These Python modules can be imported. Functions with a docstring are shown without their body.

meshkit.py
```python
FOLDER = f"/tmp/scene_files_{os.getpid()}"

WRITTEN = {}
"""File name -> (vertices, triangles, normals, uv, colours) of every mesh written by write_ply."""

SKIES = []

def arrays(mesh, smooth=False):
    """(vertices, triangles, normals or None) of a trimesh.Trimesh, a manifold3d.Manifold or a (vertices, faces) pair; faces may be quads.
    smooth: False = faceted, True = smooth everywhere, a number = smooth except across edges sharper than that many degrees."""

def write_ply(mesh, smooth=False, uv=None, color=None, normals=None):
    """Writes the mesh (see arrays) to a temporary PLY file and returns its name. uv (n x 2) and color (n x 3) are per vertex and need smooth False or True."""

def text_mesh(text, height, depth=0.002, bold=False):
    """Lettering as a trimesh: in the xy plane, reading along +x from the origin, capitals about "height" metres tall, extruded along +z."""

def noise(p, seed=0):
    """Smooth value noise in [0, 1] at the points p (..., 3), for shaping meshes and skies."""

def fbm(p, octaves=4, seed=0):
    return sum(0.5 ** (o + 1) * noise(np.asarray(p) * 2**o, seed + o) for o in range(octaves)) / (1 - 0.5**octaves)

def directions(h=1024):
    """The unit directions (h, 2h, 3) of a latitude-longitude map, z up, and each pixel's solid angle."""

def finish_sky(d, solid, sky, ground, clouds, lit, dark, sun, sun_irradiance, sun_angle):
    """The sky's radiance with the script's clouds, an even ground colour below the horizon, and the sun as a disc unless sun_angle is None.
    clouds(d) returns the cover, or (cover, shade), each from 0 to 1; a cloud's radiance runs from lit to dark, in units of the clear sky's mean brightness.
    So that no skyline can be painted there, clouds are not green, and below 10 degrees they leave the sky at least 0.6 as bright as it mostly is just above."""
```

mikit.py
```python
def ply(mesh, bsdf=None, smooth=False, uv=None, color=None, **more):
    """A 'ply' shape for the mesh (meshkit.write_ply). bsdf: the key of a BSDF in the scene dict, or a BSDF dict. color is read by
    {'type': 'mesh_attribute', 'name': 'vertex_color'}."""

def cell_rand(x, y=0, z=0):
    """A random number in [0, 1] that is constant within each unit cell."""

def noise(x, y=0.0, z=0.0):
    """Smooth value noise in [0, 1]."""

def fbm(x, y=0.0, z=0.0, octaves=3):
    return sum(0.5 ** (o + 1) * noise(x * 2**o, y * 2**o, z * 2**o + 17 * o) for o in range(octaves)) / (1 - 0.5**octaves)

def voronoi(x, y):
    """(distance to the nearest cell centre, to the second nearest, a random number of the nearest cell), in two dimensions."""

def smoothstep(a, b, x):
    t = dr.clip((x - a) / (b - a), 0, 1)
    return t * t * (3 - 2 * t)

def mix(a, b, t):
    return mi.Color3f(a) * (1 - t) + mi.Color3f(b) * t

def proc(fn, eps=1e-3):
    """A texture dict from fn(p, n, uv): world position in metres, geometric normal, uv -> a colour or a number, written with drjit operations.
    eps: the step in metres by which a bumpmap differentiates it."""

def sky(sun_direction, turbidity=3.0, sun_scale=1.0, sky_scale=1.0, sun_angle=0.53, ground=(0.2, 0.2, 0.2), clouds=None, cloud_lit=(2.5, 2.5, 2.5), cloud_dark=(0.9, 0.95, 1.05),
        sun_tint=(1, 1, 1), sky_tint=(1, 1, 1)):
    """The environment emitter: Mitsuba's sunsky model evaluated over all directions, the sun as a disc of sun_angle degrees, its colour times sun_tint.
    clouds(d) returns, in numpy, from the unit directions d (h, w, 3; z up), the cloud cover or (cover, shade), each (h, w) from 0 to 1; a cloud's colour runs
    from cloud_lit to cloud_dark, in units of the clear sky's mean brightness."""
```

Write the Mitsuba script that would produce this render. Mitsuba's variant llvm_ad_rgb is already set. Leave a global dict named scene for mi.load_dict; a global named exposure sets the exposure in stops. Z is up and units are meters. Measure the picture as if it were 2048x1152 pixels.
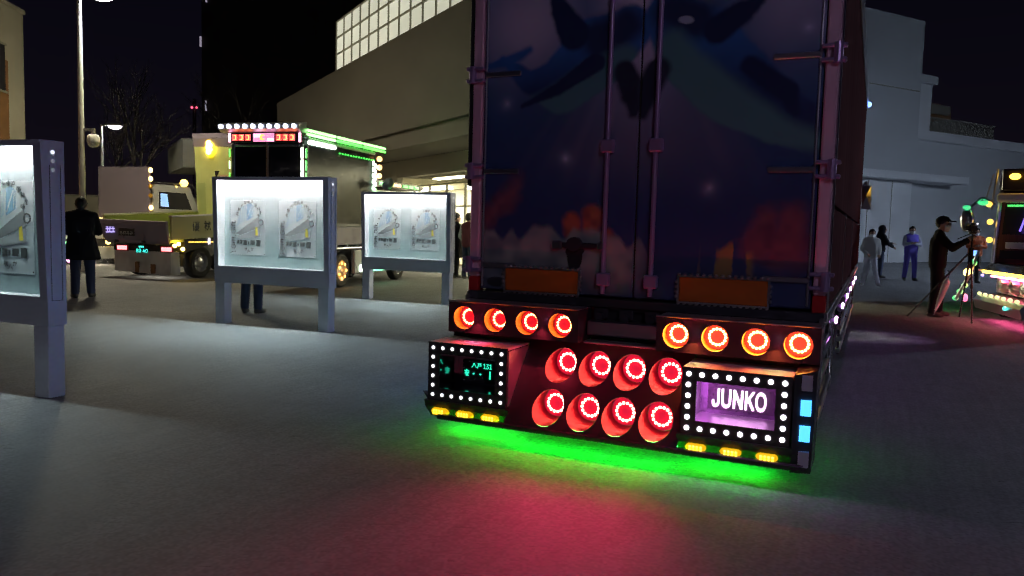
import math, random
import numpy as np
import trimesh
import manifold3d as m3
import drjit as dr
import mitsuba as mi
import mikit, meshkit
from shapely.geometry import Polygon, Point, box as sbox
from shapely import affinity

random.seed(7)
rng = np.random.default_rng(7)
T4 = mi.ScalarTransform4f
PI = math.pi
scene, labels = {}, {}

# ------------------------------------------------------------------ camera, sky, exposure
PITCH, ROLL, FOV, EYE = math.radians(4.535), math.radians(1.541), 66.462, 1.47
_f = np.array([0, math.cos(PITCH), -math.sin(PITCH)])
_u = np.array([0, math.sin(PITCH), math.cos(PITCH)])
_up = math.cos(ROLL) * _u - math.sin(ROLL) * np.array([1.0, 0, 0])
scene['main_camera'] = {'type': 'perspective', 'fov': FOV, 'fov_axis': 'x', 'near_clip': 0.05, 'far_clip': 2000.0,
                   'to_world': T4().look_at(origin=[0, 0, EYE], target=[0, float(_f[1]), float(EYE + _f[2])], up=[float(v) for v in _up])}
scene['night_sky'] = {**mikit.sky([0.2, -0.3, 0.9], turbidity=3, sun_scale=0.0, sky_scale=0.030, sky_tint=(1.5, 0.75, 1.0), ground=(0.05, 0.05, 0.05)), 'sampling_weight': 0.3}
exposure = 0.0


# ------------------------------------------------------------------ helpers
class Frame:
    """A local frame on the plaza: x along the yaw, y at right angles to it (away), z up."""
    def __init__(s, x, y, yaw=0.0, z=0.0):
        s.x, s.y, s.yaw, s.z = x, y, yaw, z
        s.M = T4().translate([x, y, z]) @ T4().rotate([0, 0, 1], math.degrees(yaw))
        s.a, s.b = (math.cos(yaw), math.sin(yaw)), (-math.sin(yaw), math.cos(yaw))

    def w(s, p):
        return [s.x + s.a[0] * p[0] + s.b[0] * p[1], s.y + s.a[1] * p[0] + s.b[1] * p[1], s.z + p[2]]

    def local(s, p):
        """drjit: world point -> local x, y, z"""
        dx, dy = p.x - s.x, p.y - s.y
        return dx * s.a[0] + dy * s.a[1], dx * s.b[0] + dy * s.b[1], p.z - s.z


WORLD = Frame(0, 0, 0)


def numbered(key):
    if key not in used:
        used.add(key)
        return key
    n = 1
    while f'{key}_{n:03d}' in used:
        n += 1
    used.add(f'{key}_{n:03d}')
    return f'{key}_{n:03d}'


used = set()


def add(name, mesh, mat, fr=WORLD, parent=None, smooth=False, emit=None, weight=None, kind=None, label=None, **kw):
    """one shape entry; emit = radiance of a lamp"""
    key = numbered((parent + '__' if parent else '') + name)
    if isinstance(mesh, list):
        mesh = trimesh.util.concatenate(mesh)
    d = mikit.ply(mesh, mat, smooth=smooth, **kw)
    d['to_world'] = fr.M
    if emit is not None:
        a = float(mesh.area) if hasattr(mesh, 'area') else 0.01
        w = weight if weight is not None else max(0.02, min(3.0, a * max(emit) * 0.5))
        w = w if w >= .5 else w * .06      # small lamps are found by chance, the large ones are aimed at
        d['emitter'] = {'type': 'area', 'radiance': {'type': 'rgb', 'value': [float(v) for v in emit]}, 'sampling_weight': float(w)}
    scene[key] = d
    if kind or label:
        labels.setdefault(key, {}).update({k: v for k, v in dict(kind=kind, label=label).items() if v})
    return key


def thing(name, label, cat, group=None):
    key = numbered(name)
    labels[key] = {'label': label, 'category': cat}
    if group:
        labels[key]['group'] = group
    return key


def spot(name, fr, pos, to, rgb, cutoff=60, beam=15, weight=1.0):
    o, t = fr.w(pos), fr.w([pos[i] + to[i] for i in range(3)])
    up = [0, 0, 1] if abs(to[2]) < 0.95 * np.linalg.norm(to) else [1, 0, 0]
    scene[name] = {'type': 'spot', 'to_world': T4().look_at(origin=o, target=t, up=up), 'cutoff_angle': cutoff, 'beam_width': beam,
                   'intensity': {'type': 'rgb', 'value': [float(v) for v in rgb]}, 'sampling_weight': float(weight)}


# --- primitive meshes
def box(x0, x1, y0, y1, z0, z1):
    m = trimesh.creation.box((x1 - x0, y1 - y0, z1 - z0))
    m.apply_translation(((x0 + x1) / 2, (y0 + y1) / 2, (z0 + z1) / 2))
    return m


def cbox(x0, x1, y0, y1, z0, z1, c=0.01):
    """box with chamfered edges"""
    c = min(c, (x1 - x0) * .45, (y1 - y0) * .45, (z1 - z0) * .45)
    pts = []
    for x, sx in ((x0, 1), (x1, -1)):
        for y, sy in ((y0, 1), (y1, -1)):
            for z, sz in ((z0, 1), (z1, -1)):
                pts += [(x, y + sy * c, z + sz * c), (x + sx * c, y, z + sz * c), (x + sx * c, y + sy * c, z)]
    return hull(pts)


def hull(pts):
    m = m3.Manifold.hull_points([tuple(map(float, p)) for p in pts]).to_mesh()
    return trimesh.Trimesh(np.array(m.vert_properties[:, :3]), np.array(m.tri_verts), process=False)


def cyl(p0, p1, r, n=12, r1=None):
    p0, p1 = np.array(p0, float), np.array(p1, float)
    r1 = r if r1 is None else r1
    z = (p1 - p0) / np.linalg.norm(p1 - p0)
    x = np.cross(z, [0, 0, 1] if abs(z[2]) < .9 else [1, 0, 0]); x /= np.linalg.norm(x)
    y = np.cross(z, x)
    a = np.arange(n) * 2 * PI / n
    ring = np.cos(a)[:, None] * x + np.sin(a)[:, None] * y
    v = np.vstack([p0 + ring * r, p1 + ring * r1, [p0], [p1]])
    i = np.arange(n); j = (i + 1) % n
    f = np.vstack([np.stack([i, j, j + n], 1), np.stack([i, j + n, i + n], 1), np.stack([j, i, i * 0 + 2 * n], 1), np.stack([i + n, j + n, i * 0 + 2 * n + 1], 1)])
    return trimesh.Trimesh(v, f, process=False)


def lathe(profile, p, axis, n=24):
    """profile of (radius, height along axis); p the base point"""
    prof = np.array(profile, float)
    z = np.array(axis, float); z /= np.linalg.norm(z)
    x = np.cross(z, [0, 0, 1] if abs(z[2]) < .9 else [1, 0, 0]); x /= np.linalg.norm(x)
    y = np.cross(z, x)
    a = np.arange(n) * 2 * PI / n
    ring = np.cos(a)[:, None] * x + np.sin(a)[:, None] * y
    v = np.vstack([np.array(p) + ring * max(r, 1e-4) + z * h for r, h in prof])
    f = []
    i = np.arange(n); j = (i + 1) % n
    for k in range(len(prof) - 1):
        A, Bq = k * n, (k + 1) * n
        f += [np.stack([i + A, j + A, j + Bq], 1), np.stack([i + A, j + Bq, i + Bq], 1)]
    return trimesh.Trimesh(v, np.vstack(f), process=False)


def ball(p, r, sub=1, sq=(1, 1, 1)):
    m = trimesh.creation.icosphere(subdivisions=sub, radius=r)
    m.apply_scale(sq)
    m.apply_translation(p)
    return m


def plate_xz(poly, y0, y1):
    """shapely polygon in (x, z), extruded from y0 to y1"""
    ms = []
    for g in getattr(poly, 'geoms', [poly]):
        m = trimesh.creation.extrude_polygon(g, y1 - y0, engine='earcut')
        v = m.vertices.copy()
        m = trimesh.Trimesh(np.stack([v[:, 0], y0 + v[:, 2], v[:, 1]], 1), m.faces[:, ::-1], process=False)
        ms.append(m)
    return trimesh.util.concatenate(ms)


def text_xz(text, height, x, y, z, depth=0.004, bold=False, width=None):
    """lettering that faces -y, from (x, z) to the right"""
    m = meshkit.text_mesh(text, height, depth, bold)
    v = np.array(m.vertices)
    if width:
        v[:, 0] *= width / (v[:, 0].max())
    return trimesh.Trimesh(np.stack([x + v[:, 0], y - v[:, 2], z + v[:, 1]], 1), m.faces, process=False)


def strokes_xz(lines, x, z, s, y, t=0.08, depth=0.004):
    """brush strokes given in a unit square, as one flat raised mesh facing -y"""
    ms = []
    for ln in lines:
        for (ax, az), (bx, bz) in zip(ln[:-1], ln[1:]):
            d = np.array([bx - ax, bz - az]); L = np.linalg.norm(d); d /= L; q = np.array([-d[1], d[0]]) * t / 2
            a, b = np.array([ax, az]) - d * t * .3, np.array([bx, bz]) + d * t * .3
            pts = [(x + s * c[0], yy, z + s * c[1]) for c in (a + q, a - q, b + q, b - q) for yy in (y, y - depth)]
            ms.append(hull(pts))
    return trimesh.util.concatenate(ms)


GLYPH = {
    '八': [[(.42, .8), (.3, .4), (.08, .1)], [(.55, .85), (.68, .45), (.95, .1)]],
    '戸': [[(.15, .9), (.85, .9)], [(.22, .7), (.8, .7), (.8, .45), (.22, .45)], [(.22, .7), (.22, .4), (.1, .05)]],
    'を': [[(.15, .75), (.85, .75)], [(.5, .95), (.4, .6), (.2, .4)], [(.35, .5), (.6, .5), (.65, .2)], [(.85, .5), (.4, .3), (.4, .1), (.8, .08)]],
    'か': [[(.1, .7), (.6, .75), (.55, .2), (.4, .1)], [(.35, .95), (.15, .1)], [(.75, .8), (.95, .5)]],
    '優': [[(.25, .95), (.08, .5)], [(.18, .65), (.18, .05)], [(.4, .9), (.95, .9)], [(.48, .75), (.88, .75), (.88, .5), (.48, .5), (.48, .75)], [(.5, .62), (.85, .62)], [(.38, .42), (.95, .42)], [(.55, .35), (.4, .15)], [(.5, .3), (.9, .3), (.4, .02)], [(.55, .2), (.95, .02)]],
    '秋': [[(.3, .95), (.12, .85)], [(.05, .7), (.5, .7)], [(.28, .88), (.28, .05)], [(.28, .6), (.06, .3)], [(.28, .6), (.5, .38)], [(.75, .92), (.72, .5), (.5, .05)], [(.74, .5), (.97, .05)], [(.58, .75), (.6, .55)], [(.92, .78), (.85, .58)]],
    '味': [[(.08, .75), (.32, .75), (.32, .35), (.08, .35), (.08, .75)], [(.45, .75), (.92, .75)], [(.4, .5), (.97, .5)], [(.68, .95), (.68, .03)], [(.66, .5), (.42, .12)], [(.7, .5), (.97, .12)]],
    '林': [[(.05, .7), (.45, .7)], [(.25, .95), (.25, .05)], [(.24, .65), (.05, .3)], [(.27, .6), (.45, .38)], [(.52, .7), (.97, .7)], [(.75, .95), (.75, .05)], [(.74, .65), (.52, .25)], [(.77, .62), (.97, .25)]],
}


def glyph(c, x, z, s, y, t=0.09, depth=0.004):
    return strokes_xz(GLYPH[c], x, z, s, y, t, depth)


# ------------------------------------------------------------------ materials
def pr(col, rough=0.5, metal=0.0, **kw):
    c = {'type': 'rgb', 'value': list(col)} if not isinstance(col, dict) else col
    r = {'roughness': rough} if not isinstance(rough, dict) else {'roughness': rough}
    return {'type': 'twosided', 'b': {'type': 'principled', 'base_color': c, **r, 'metallic': metal, **kw}}


def mat(name, bsdf):
    scene['mat_' + name] = bsdf
    return 'mat_' + name


TR = Frame(.824, 5.358, -.432)          # the big truck: origin on the ground under its rear doors
BL = Frame(0, 0, .5096)                 # the plaza's grid of buildings


def ground_col(p, n, uv):
    a = mikit.fbm(p.x * .35, p.y * .35, 0, 4)
    b = mikit.fbm(p.x * 5, p.y * 5, 3, 3)
    c = mikit.noise(p.x * 70, p.y * 70, 1)
    g = .155 * (.72 + .35 * a + .22 * b) * (.8 + .4 * c)
    # fine dark scuffs
    u_ = p.x * .42 + p.y * .91
    v_ = p.x * .91 - p.y * .42
    g = g * (.94 + .12 * mikit.noise(v_ * 26, u_ * 1.3, 4)) * (.95 + .10 * mikit.noise(v_ * 90, u_ * 4, 6))
    s = mikit.noise(p.x * 9 + 3 * b, p.y * 60, 5)
    g = g * (1 - .35 * mikit.smoothstep(.86, .97, s) * mikit.smoothstep(.5, .7, b))
    return mi.Color3f(g * .98, g * .99, g * 1.05)


def ground_h(p, n, uv):
    return mikit.noise(p.x * 90, p.y * 90, 2) * .0013 + mikit.noise(p.x * 30, p.y * 30, 7) * .0014


mat('pavement', {'type': 'bumpmap', 'scale': 1.0, 't': mikit.proc(ground_h, eps=.004), 'b': {'type': 'principled', 'base_color': mikit.proc(ground_col), 'roughness': .72, 'specular': .35}})


def soft(col, amt=.12, sc=.6, tint=(1, 1, 1)):
    def fn(p, n, uv):
        a = mikit.fbm(p.x * sc + 5, p.y * sc, p.z * sc * 1.6, 4)
        b = mikit.noise(p.x * 40, p.y * 40, p.z * 40)
        k = (1 - amt) + 2 * amt * a + .06 * (b - .5)
        return mi.Color3f(*col) * k
    return mikit.proc(fn)


mat('concrete_dark', pr(soft((.105, .092, .072), .2, .4), .7))
mat('concrete_beige', pr(soft((.45, .42, .34), .08), .7))
mat('cream_wall', pr(soft((.68, .65, .50), .06), .7))
mat('white_wall', pr(soft((.55, .57, .60), .10, .15), .7))
mat('white_wall_pale', pr(soft((.70, .72, .75), .08, .15), .7))
mat('black_paint', pr((.022, .020, .022), .28, 0, clearcoat=.6, clearcoat_gloss=.9))
mat('black_matte', pr((.015, .015, .016), .6))
mat('rubber', pr((.02, .02, .021), .75))
mat('chrome', pr((.75, .75, .78), .12, 1.0))
mat('chrome_rough', pr((.55, .55, .58), .3, 1.0))
mat('dark_metal', pr((.07, .07, .08), .4, .7))


def hammer(p, n, uv):
    f1, f2, _ = mikit.voronoi(p.x * 45 + p.y * 31, p.z * 45 + p.y * 23)
    return f1 * .004


mat('hammered', {'type': 'twosided', 'b': {'type': 'bumpmap', 'scale': 1.0, 't': mikit.proc(hammer, eps=.003), 'b': {'type': 'principled', 'base_color': {'type': 'rgb', 'value': [.62, .60, .62]}, 'metallic': .85, 'roughness': .32}}})
mat('tread', {'type': 'twosided', 'b': {'type': 'bumpmap', 'scale': 1.0, 't': mikit.proc(hammer, eps=.003), 'b': {'type': 'principled', 'base_color': {'type': 'rgb', 'value': [.55, .52, .52]}, 'metallic': .25, 'roughness': .5}}})
mat('tube_amber', {'type': 'twosided', 'b': {'type': 'bumpmap', 'scale': 1.0, 't': mikit.proc(hammer, eps=.003), 'b': {'type': 'principled', 'base_color': {'type': 'rgb', 'value': [.50, .24, .03]}, 'metallic': .7, 'roughness': .3}}})
mat('tube_chrome', {'type': 'twosided', 'b': {'type': 'bumpmap', 'scale': 1.0, 't': mikit.proc(hammer, eps=.003), 'b': {'type': 'principled', 'base_color': {'type': 'rgb', 'value': [.26, .015, .045]}, 'metallic': .75, 'roughness': .28}}})
mat('red_lens', pr((.50, .010, .025), .25, 0, clearcoat=.8))
mat('amber_lens', pr((.75, .38, .02), .25, 0, clearcoat=.8))
mat('clear_lens', pr((.5, .48, .58), .2, 0, clearcoat=.8))
mat('bulb', pr((.8, .8, .8), .4))
mat('orange_plate', pr(soft((.55, .12, .012), .15, 4), .35, 0, clearcoat=.4))
mat('stud', pr((.72, .70, .68), .18, 1.0))


def cap(x, z, x0, z0, r0, x1, z1, r1):
    """signed distance to a tapered stroke"""
    dx, dz = x1 - x0, z1 - z0
    h = dr.clip(((x - x0) * dx + (z - z0) * dz) / (dx * dx + dz * dz), 0, 1)
    return dr.sqrt(dr.square(x - x0 - dx * h) + dr.square(z - z0 - dz * h)) - (r0 + (r1 - r0) * h)


def chain(x, z, pts):
    d = mi.Float(9)
    for (a, b) in zip(pts[:-1], pts[1:]):
        d = dr.minimum(d, cap(x, z, a[0], a[1], a[2], b[0], b[1], b[2]))
    return d


def mural(p, n, uv):
    """the airbrushed sea picture on the rear doors"""
    x, _, z = TR.local(p)
    nz = mikit.fbm(x * 3, z * 3, 2, 4)
    w = (nz - .5)
    x = x + .03 * (mikit.fbm(x * 5, z * 5, 11, 3) - .5) + .006 * (mikit.noise(x * 40, z * 40, 3) - .5)
    z = z + .03 * (mikit.fbm(x * 5, z * 5, 19, 3) - .5) + .006 * (mikit.noise(x * 40, z * 40, 8) - .5)
    ss = mikit.smoothstep
    navy = mikit.mix((.016, .028, .085), (.020, .070, .16), ss(1.5, 3.2, z + .4 * w))
    c = navy
    # glow between the animals, and the rays of light below them
    glow = dr.exp(-(dr.square((x - .02) / .32) + dr.square((z - 2.95) / .55)))
    glow = dr.maximum(glow, .85 * dr.exp(-(dr.square((x + .82) / .36) + dr.square((z - 2.92) / .34))))
    glow = dr.maximum(glow, .55 * dr.exp(-(dr.square((x - .95) / .3) + dr.square((z - 2.95) / .35))))
    c = mikit.mix(c, (.44, .37, .45), glow * .85)
    ang = (x - .02) / (3.15 - z)
    ray = ss(.45, .75, mikit.noise(ang * 13, .5, 4)) * .6 + .4
    rays = ray * dr.exp(-dr.square(ang / .48)) * ss(1.35, 2.2, z) * (1 - ss(2.25, 2.6, z))
    rays = rays * ss(1.55, 2.05, z)
    c = mikit.mix(c, (.22, .17, .20), rays * .7)
    # left animal
    dl = chain(x, z, [(-.08, 2.80, .16), (-.32, 2.66, .24), (-.55, 2.47, .19), (-.80, 2.50, .08), (-1.02, 2.66, .035)])
    dl = dr.minimum(dl, chain(x, z, [(-.98, 2.64, .05), (-1.16, 2.62, .02)]))
    dl = dr.minimum(dl, chain(x, z, [(-.98, 2.64, .05), (-.80, 2.72, .02)]))
    back = mikit.mix((.012, .022, .075), (.022, .085, .24), ss(2.35, 2.75, z + .2 * w))
    c = mikit.mix(c, back, 1 - ss(-.02, .025, dl + .03 * w))
    hdL = cap(x, z, -.10, 2.84, .14, -.26, 2.74, .16)
    c = mikit.mix(c, (.012, .015, .04), (1 - ss(-.10, .05, hdL + .1 * w)) * .9)
    bl_ = chain(x, z, [(-.10, 2.60, .10), (-.30, 2.45, .17), (-.55, 2.36, .11), (-.75, 2.36, .03)])
    c = mikit.mix(c, (.05, .125, .14), (1 - ss(-.03, .05, bl_)) * (1 - ss(-.02, .02, dl - .02)))
    fl = chain(x, z, [(-.30, 2.60, .06), (-.58, 2.43, .04), (-.84, 2.33, .012)])
    c = mikit.mix(c, (.010, .016, .05), 1 - ss(-.01, .02, fl))
    fn_ = chain(x, z, [(-.47, 2.80, .10), (-.58, 2.98, .06), (-.63, 3.10, .025)])
    c = mikit.mix(c, (.010, .018, .055), 1 - ss(-.01, .03, fn_))
    # right animal
    dR = chain(x, z, [(.20, 2.86, .17), (.38, 2.66, .26), (.62, 2.42, .24), (.90, 2.22, .18), (1.2, 2.06, .11)])
    back = mikit.mix((.012, .020, .07), (.022, .08, .22), ss(2.2, 2.8, z + .25 * w))
    c = mikit.mix(c, back, 1 - ss(-.02, .025, dR + .03 * w))
    hdR = cap(x, z, .20, 2.90, .14, .36, 2.84, .14)
    c = mikit.mix(c, (.012, .015, .04), (1 - ss(-.10, .05, hdR + .1 * w)) * .9)
    br = chain(x, z, [(.22, 2.66, .10), (.34, 2.46, .17), (.60, 2.27, .14), (.90, 2.10, .09), (1.18, 2.02, .04)])
    c = mikit.mix(c, (.055, .135, .14), (1 - ss(-.04, .06, br)) * (1 - ss(-.02, .02, dR - .02)))
    fr_ = chain(x, z, [(.50, 2.76, .08), (.66, 2.86, .06), (.76, 2.92, .02)])
    fr_ = dr.minimum(fr_, chain(x, z, [(.72, 2.52, .05), (.95, 2.34, .06), (1.0, 2.22, .02)]))
    c = mikit.mix(c, (.010, .016, .05), 1 - ss(-.01, .03, fr_))
    eye = dr.sqrt(dr.square((x - .30) / 1.7) + dr.square(z - 2.83))
    c = mikit.mix(c, (.22, .26, .32), 1 - ss(.02, .035, eye))
    # the dark shape where their noses meet
    hd = chain(x, z, [(-.09, 2.52, .07), (-.03, 2.38, .09), (-.03, 2.26, .035)])
    hd = dr.minimum(hd, chain(x, z, [(.13, 2.52, .07), (.06, 2.38, .08), (.03, 2.24, .03)]))
    c = mikit.mix(c, (.012, .014, .03), 1 - ss(-.02, .03, hd + .04 * w))
    # corals
    cr = chain(x, z, [(-1.15, 1.50, .14), (-1.0, 1.62, .10), (-.86, 1.76, .06)])
    cr = dr.minimum(cr, chain(x, z, [(.84, 1.40, .14), (.86, 1.55, .08)]))
    cr = dr.minimum(cr, chain(x, z, [(.98, 1.35, .15), (1.03, 1.55, .08)]))
    cn = mikit.noise(x * 18, z * 18, 5)
    c = mikit.mix(c, mikit.mix((.08, .025, .04), (.17, .05, .055), cn), (1 - ss(-.08, .05, cr + .22 * w + .05 * (cn - .5))) * .85)
    orb = dr.minimum(dr.minimum(cap(x, z, -.44, 1.51, .075, -.44, 1.45, .07), cap(x, z, -.29, 1.56, .08, -.30, 1.48, .07)), cap(x, z, -.18, 1.42, .05, -.18, 1.34, .05))
    c = mikit.mix(c, mikit.mix((.17, .045, .02), (.36, .09, .03), cn), (1 - ss(-.035, .02, orb)) * .8)
    reef = 1.40 + .05 * dr.sin(x * 40) * mikit.noise(x * 9, 1) + .10 * mikit.noise(x * 6, 2) - .12 * ss(-.5, .1, x) - .2 * ss(.0, .5, x)
    rf = (1 - ss(-.03, .03, z - reef)) * ss(1.0, 1.35, z + .1)
    c = mikit.mix(c, mikit.mix((.10, .13, .13), (.26, .27, .22), mikit.noise(x * 14, z * 14, 3)), rf * (1 - ss(-.1, .2, x)) * .8)
    yl = ss(.55, .8, mikit.noise(x * 26, z * 3, 8)) * (1 - ss(.0, .05, z - 1.30 - .08 * mikit.noise(x * 12, 6))) * ss(.42, .5, x) * (1 - ss(.76, .82, x))
    c = mikit.mix(c, (.22, .14, .03), yl * .8)
    for sx, sz in ((-.97, 2.35), (1.06, 2.73), (-.5, 1.95), (.5, 1.75)):
        d = dr.sqrt(dr.square(x - sx) + dr.square(z - sz))
        c = mikit.mix(c, (.5, .5, .6), .5 * dr.exp(-d * 40))
    # road dirt towards the sill
    c = c * 1.75
    dirt = (1 - ss(.95, 1.5, z)) * mikit.noise(x * 7, z * 2, 9)
    return mikit.mix(c, (.07, .06, .045), dirt * .5)


def door_rough(p, n, uv):
    x, _, z = TR.local(p)
    return .16 + .22 * mikit.fbm(x * 5, z * 1.2, 3, 3)


mat('mural', {'type': 'twosided', 'b': {'type': 'principled', 'base_color': mikit.proc(mural), 'roughness': mikit.proc(door_rough), 'clearcoat': .5, 'specular': .5}})


def brushed(p, n, uv):
    a = mikit.noise(p.x * 3 + p.y * 3, p.x * 60 - p.y * 40, p.z * .6)
    b = mikit.fbm(p.x, p.y, p.z, 3)
    return mi.Color3f(.13, .058, .060) * (.6 + .4 * a + .3 * b)


mat('truck_side', {'type': 'twosided', 'b': {'type': 'diffuse', 'reflectance': mikit.proc(brushed)}})
mat('post_steel', pr(soft((.80, .52, .62), .12, 3), .35, .2))
mat('purple_steel', pr((.45, .33, .55), .3, .6))
mat('red_reflector', pr((.5, .02, .02), .35))

mat('sign_frame', pr(soft((.60, .61, .66), .05, 2), .5, .2))
mat('sign_panel', pr(soft((.33, .46, .46), .03, 2), .6))
mat('paper', pr((.60, .71, .71), .6))
mat('ink', pr((.05, .06, .06), .6))
mat('ink_grey', pr((.22, .24, .24), .6))
mat('ink_pale', pr((.38, .42, .42), .6))
mat('ink_blue', pr((.20, .42, .60), .6))
mat('ink_blue_pale', pr((.45, .62, .70), .6))
mat('ink_yellow', pr((.75, .62, .05), .6))


def dirtwhite(col):
    def fn(p, n, uv):
        a = mikit.fbm(p.x * 2.2, p.y * 2.2, p.z * 1.2, 4)
        lo = 1 - mikit.smoothstep(.2, 1.1, p.z + .5 * (a - .5))
        k = 1 - .45 * lo * mikit.smoothstep(.3, .7, a)
        return mi.Color3f(*col) * k
    return mikit.proc(fn)


mat('white_body', pr(dirtwhite((.62, .62, .60)), .35, 0, clearcoat=.4))
mat('grey_body', pr(dirtwhite((.20, .165, .22)), .45))
mat('bed_paint', pr(dirtwhite((.60, .58, .26)), .4, 0, clearcoat=.3))
mat('green_bed', pr(soft((.30, .34, .12), .2, 1.5), .55))
mat('dark_glass', pr((.02, .02, .025), .08, 0, clearcoat=1.0))


def truckmural(p, n, uv):
    a = mikit.fbm(p.x * 1.6, p.y * 1.6, p.z * 2.4, 4)
    b = mikit.noise(p.x * 9 + p.y * 4, p.z * 16, 3)
    c = mikit.mix((.010, .009, .011), (.045, .036, .040), mikit.smoothstep(.42, .75, a))
    return mikit.mix(c, (.22, .20, .17), mikit.smoothstep(.72, .9, b) * mikit.smoothstep(.5, .7, a) * .6)


mat('mirror_dark', pr(mikit.proc(truckmural), .22, 0, specular=.07))
mat('headboard', pr(soft((.44, .45, .17), .25, 1.2), .5))
mat('skin', pr((.45, .28, .21), .5))
mat('mask', pr((.82, .84, .86), .6))
mat('hair', pr((.012, .010, .010), .45))
mat('cloth_black', pr((.012, .011, .014), .9, 0, specular=.12))
mat('cloth_navy', pr((.03, .04, .085), .8))
mat('cloth_blue', pr((.15, .12, .64), .8))
mat('cloth_lilac', pr((.42, .44, .56), .8))
mat('cloth_grey', pr((.60, .62, .63), .8))
mat('cloth_pale', pr((.76, .74, .86), .8))
mat('cloth_orange', pr((.46, .11, .04), .8))
mat('cloth_maroon', pr((.13, .025, .04), .8))
mat('cloth_brown', pr((.05, .04, .035), .8))
mat('shoe', pr((.06, .055, .05), .6))
mat('shoe_white', pr((.6, .6, .62), .6))
mat('umbrella_white', pr((.72, .70, .68), .6))
mat('bark', pr((.035, .03, .026), .85))
mat('pole_white', pr((.62, .60, .55), .45))
mat('brown_tile', pr(soft((.22, .11, .045), .2, 3), .7))
mat('tower_dark', pr((.03, .022, .022), .8))
mat('floor_in', pr((.45, .42, .34), .5))
mat('wall_in', pr((.75, .72, .60), .6))
mat('glass', {'type': 'thindielectric', 'int_ior': 1.5})
mat('pane_frame', pr((.30, .29, .24), .5))

# ------------------------------------------------------------------ ground
gm = trimesh.Trimesh([[-300, -250, 0], [300, -250, 0], [300, 350, 0], [-300, 350, 0]], [[0, 1, 2], [0, 2, 3]], process=False)
add('plaza_pavement', gm, 'mat_pavement', kind='structure', label='grey paved plaza ground in front of the buildings')

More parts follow.
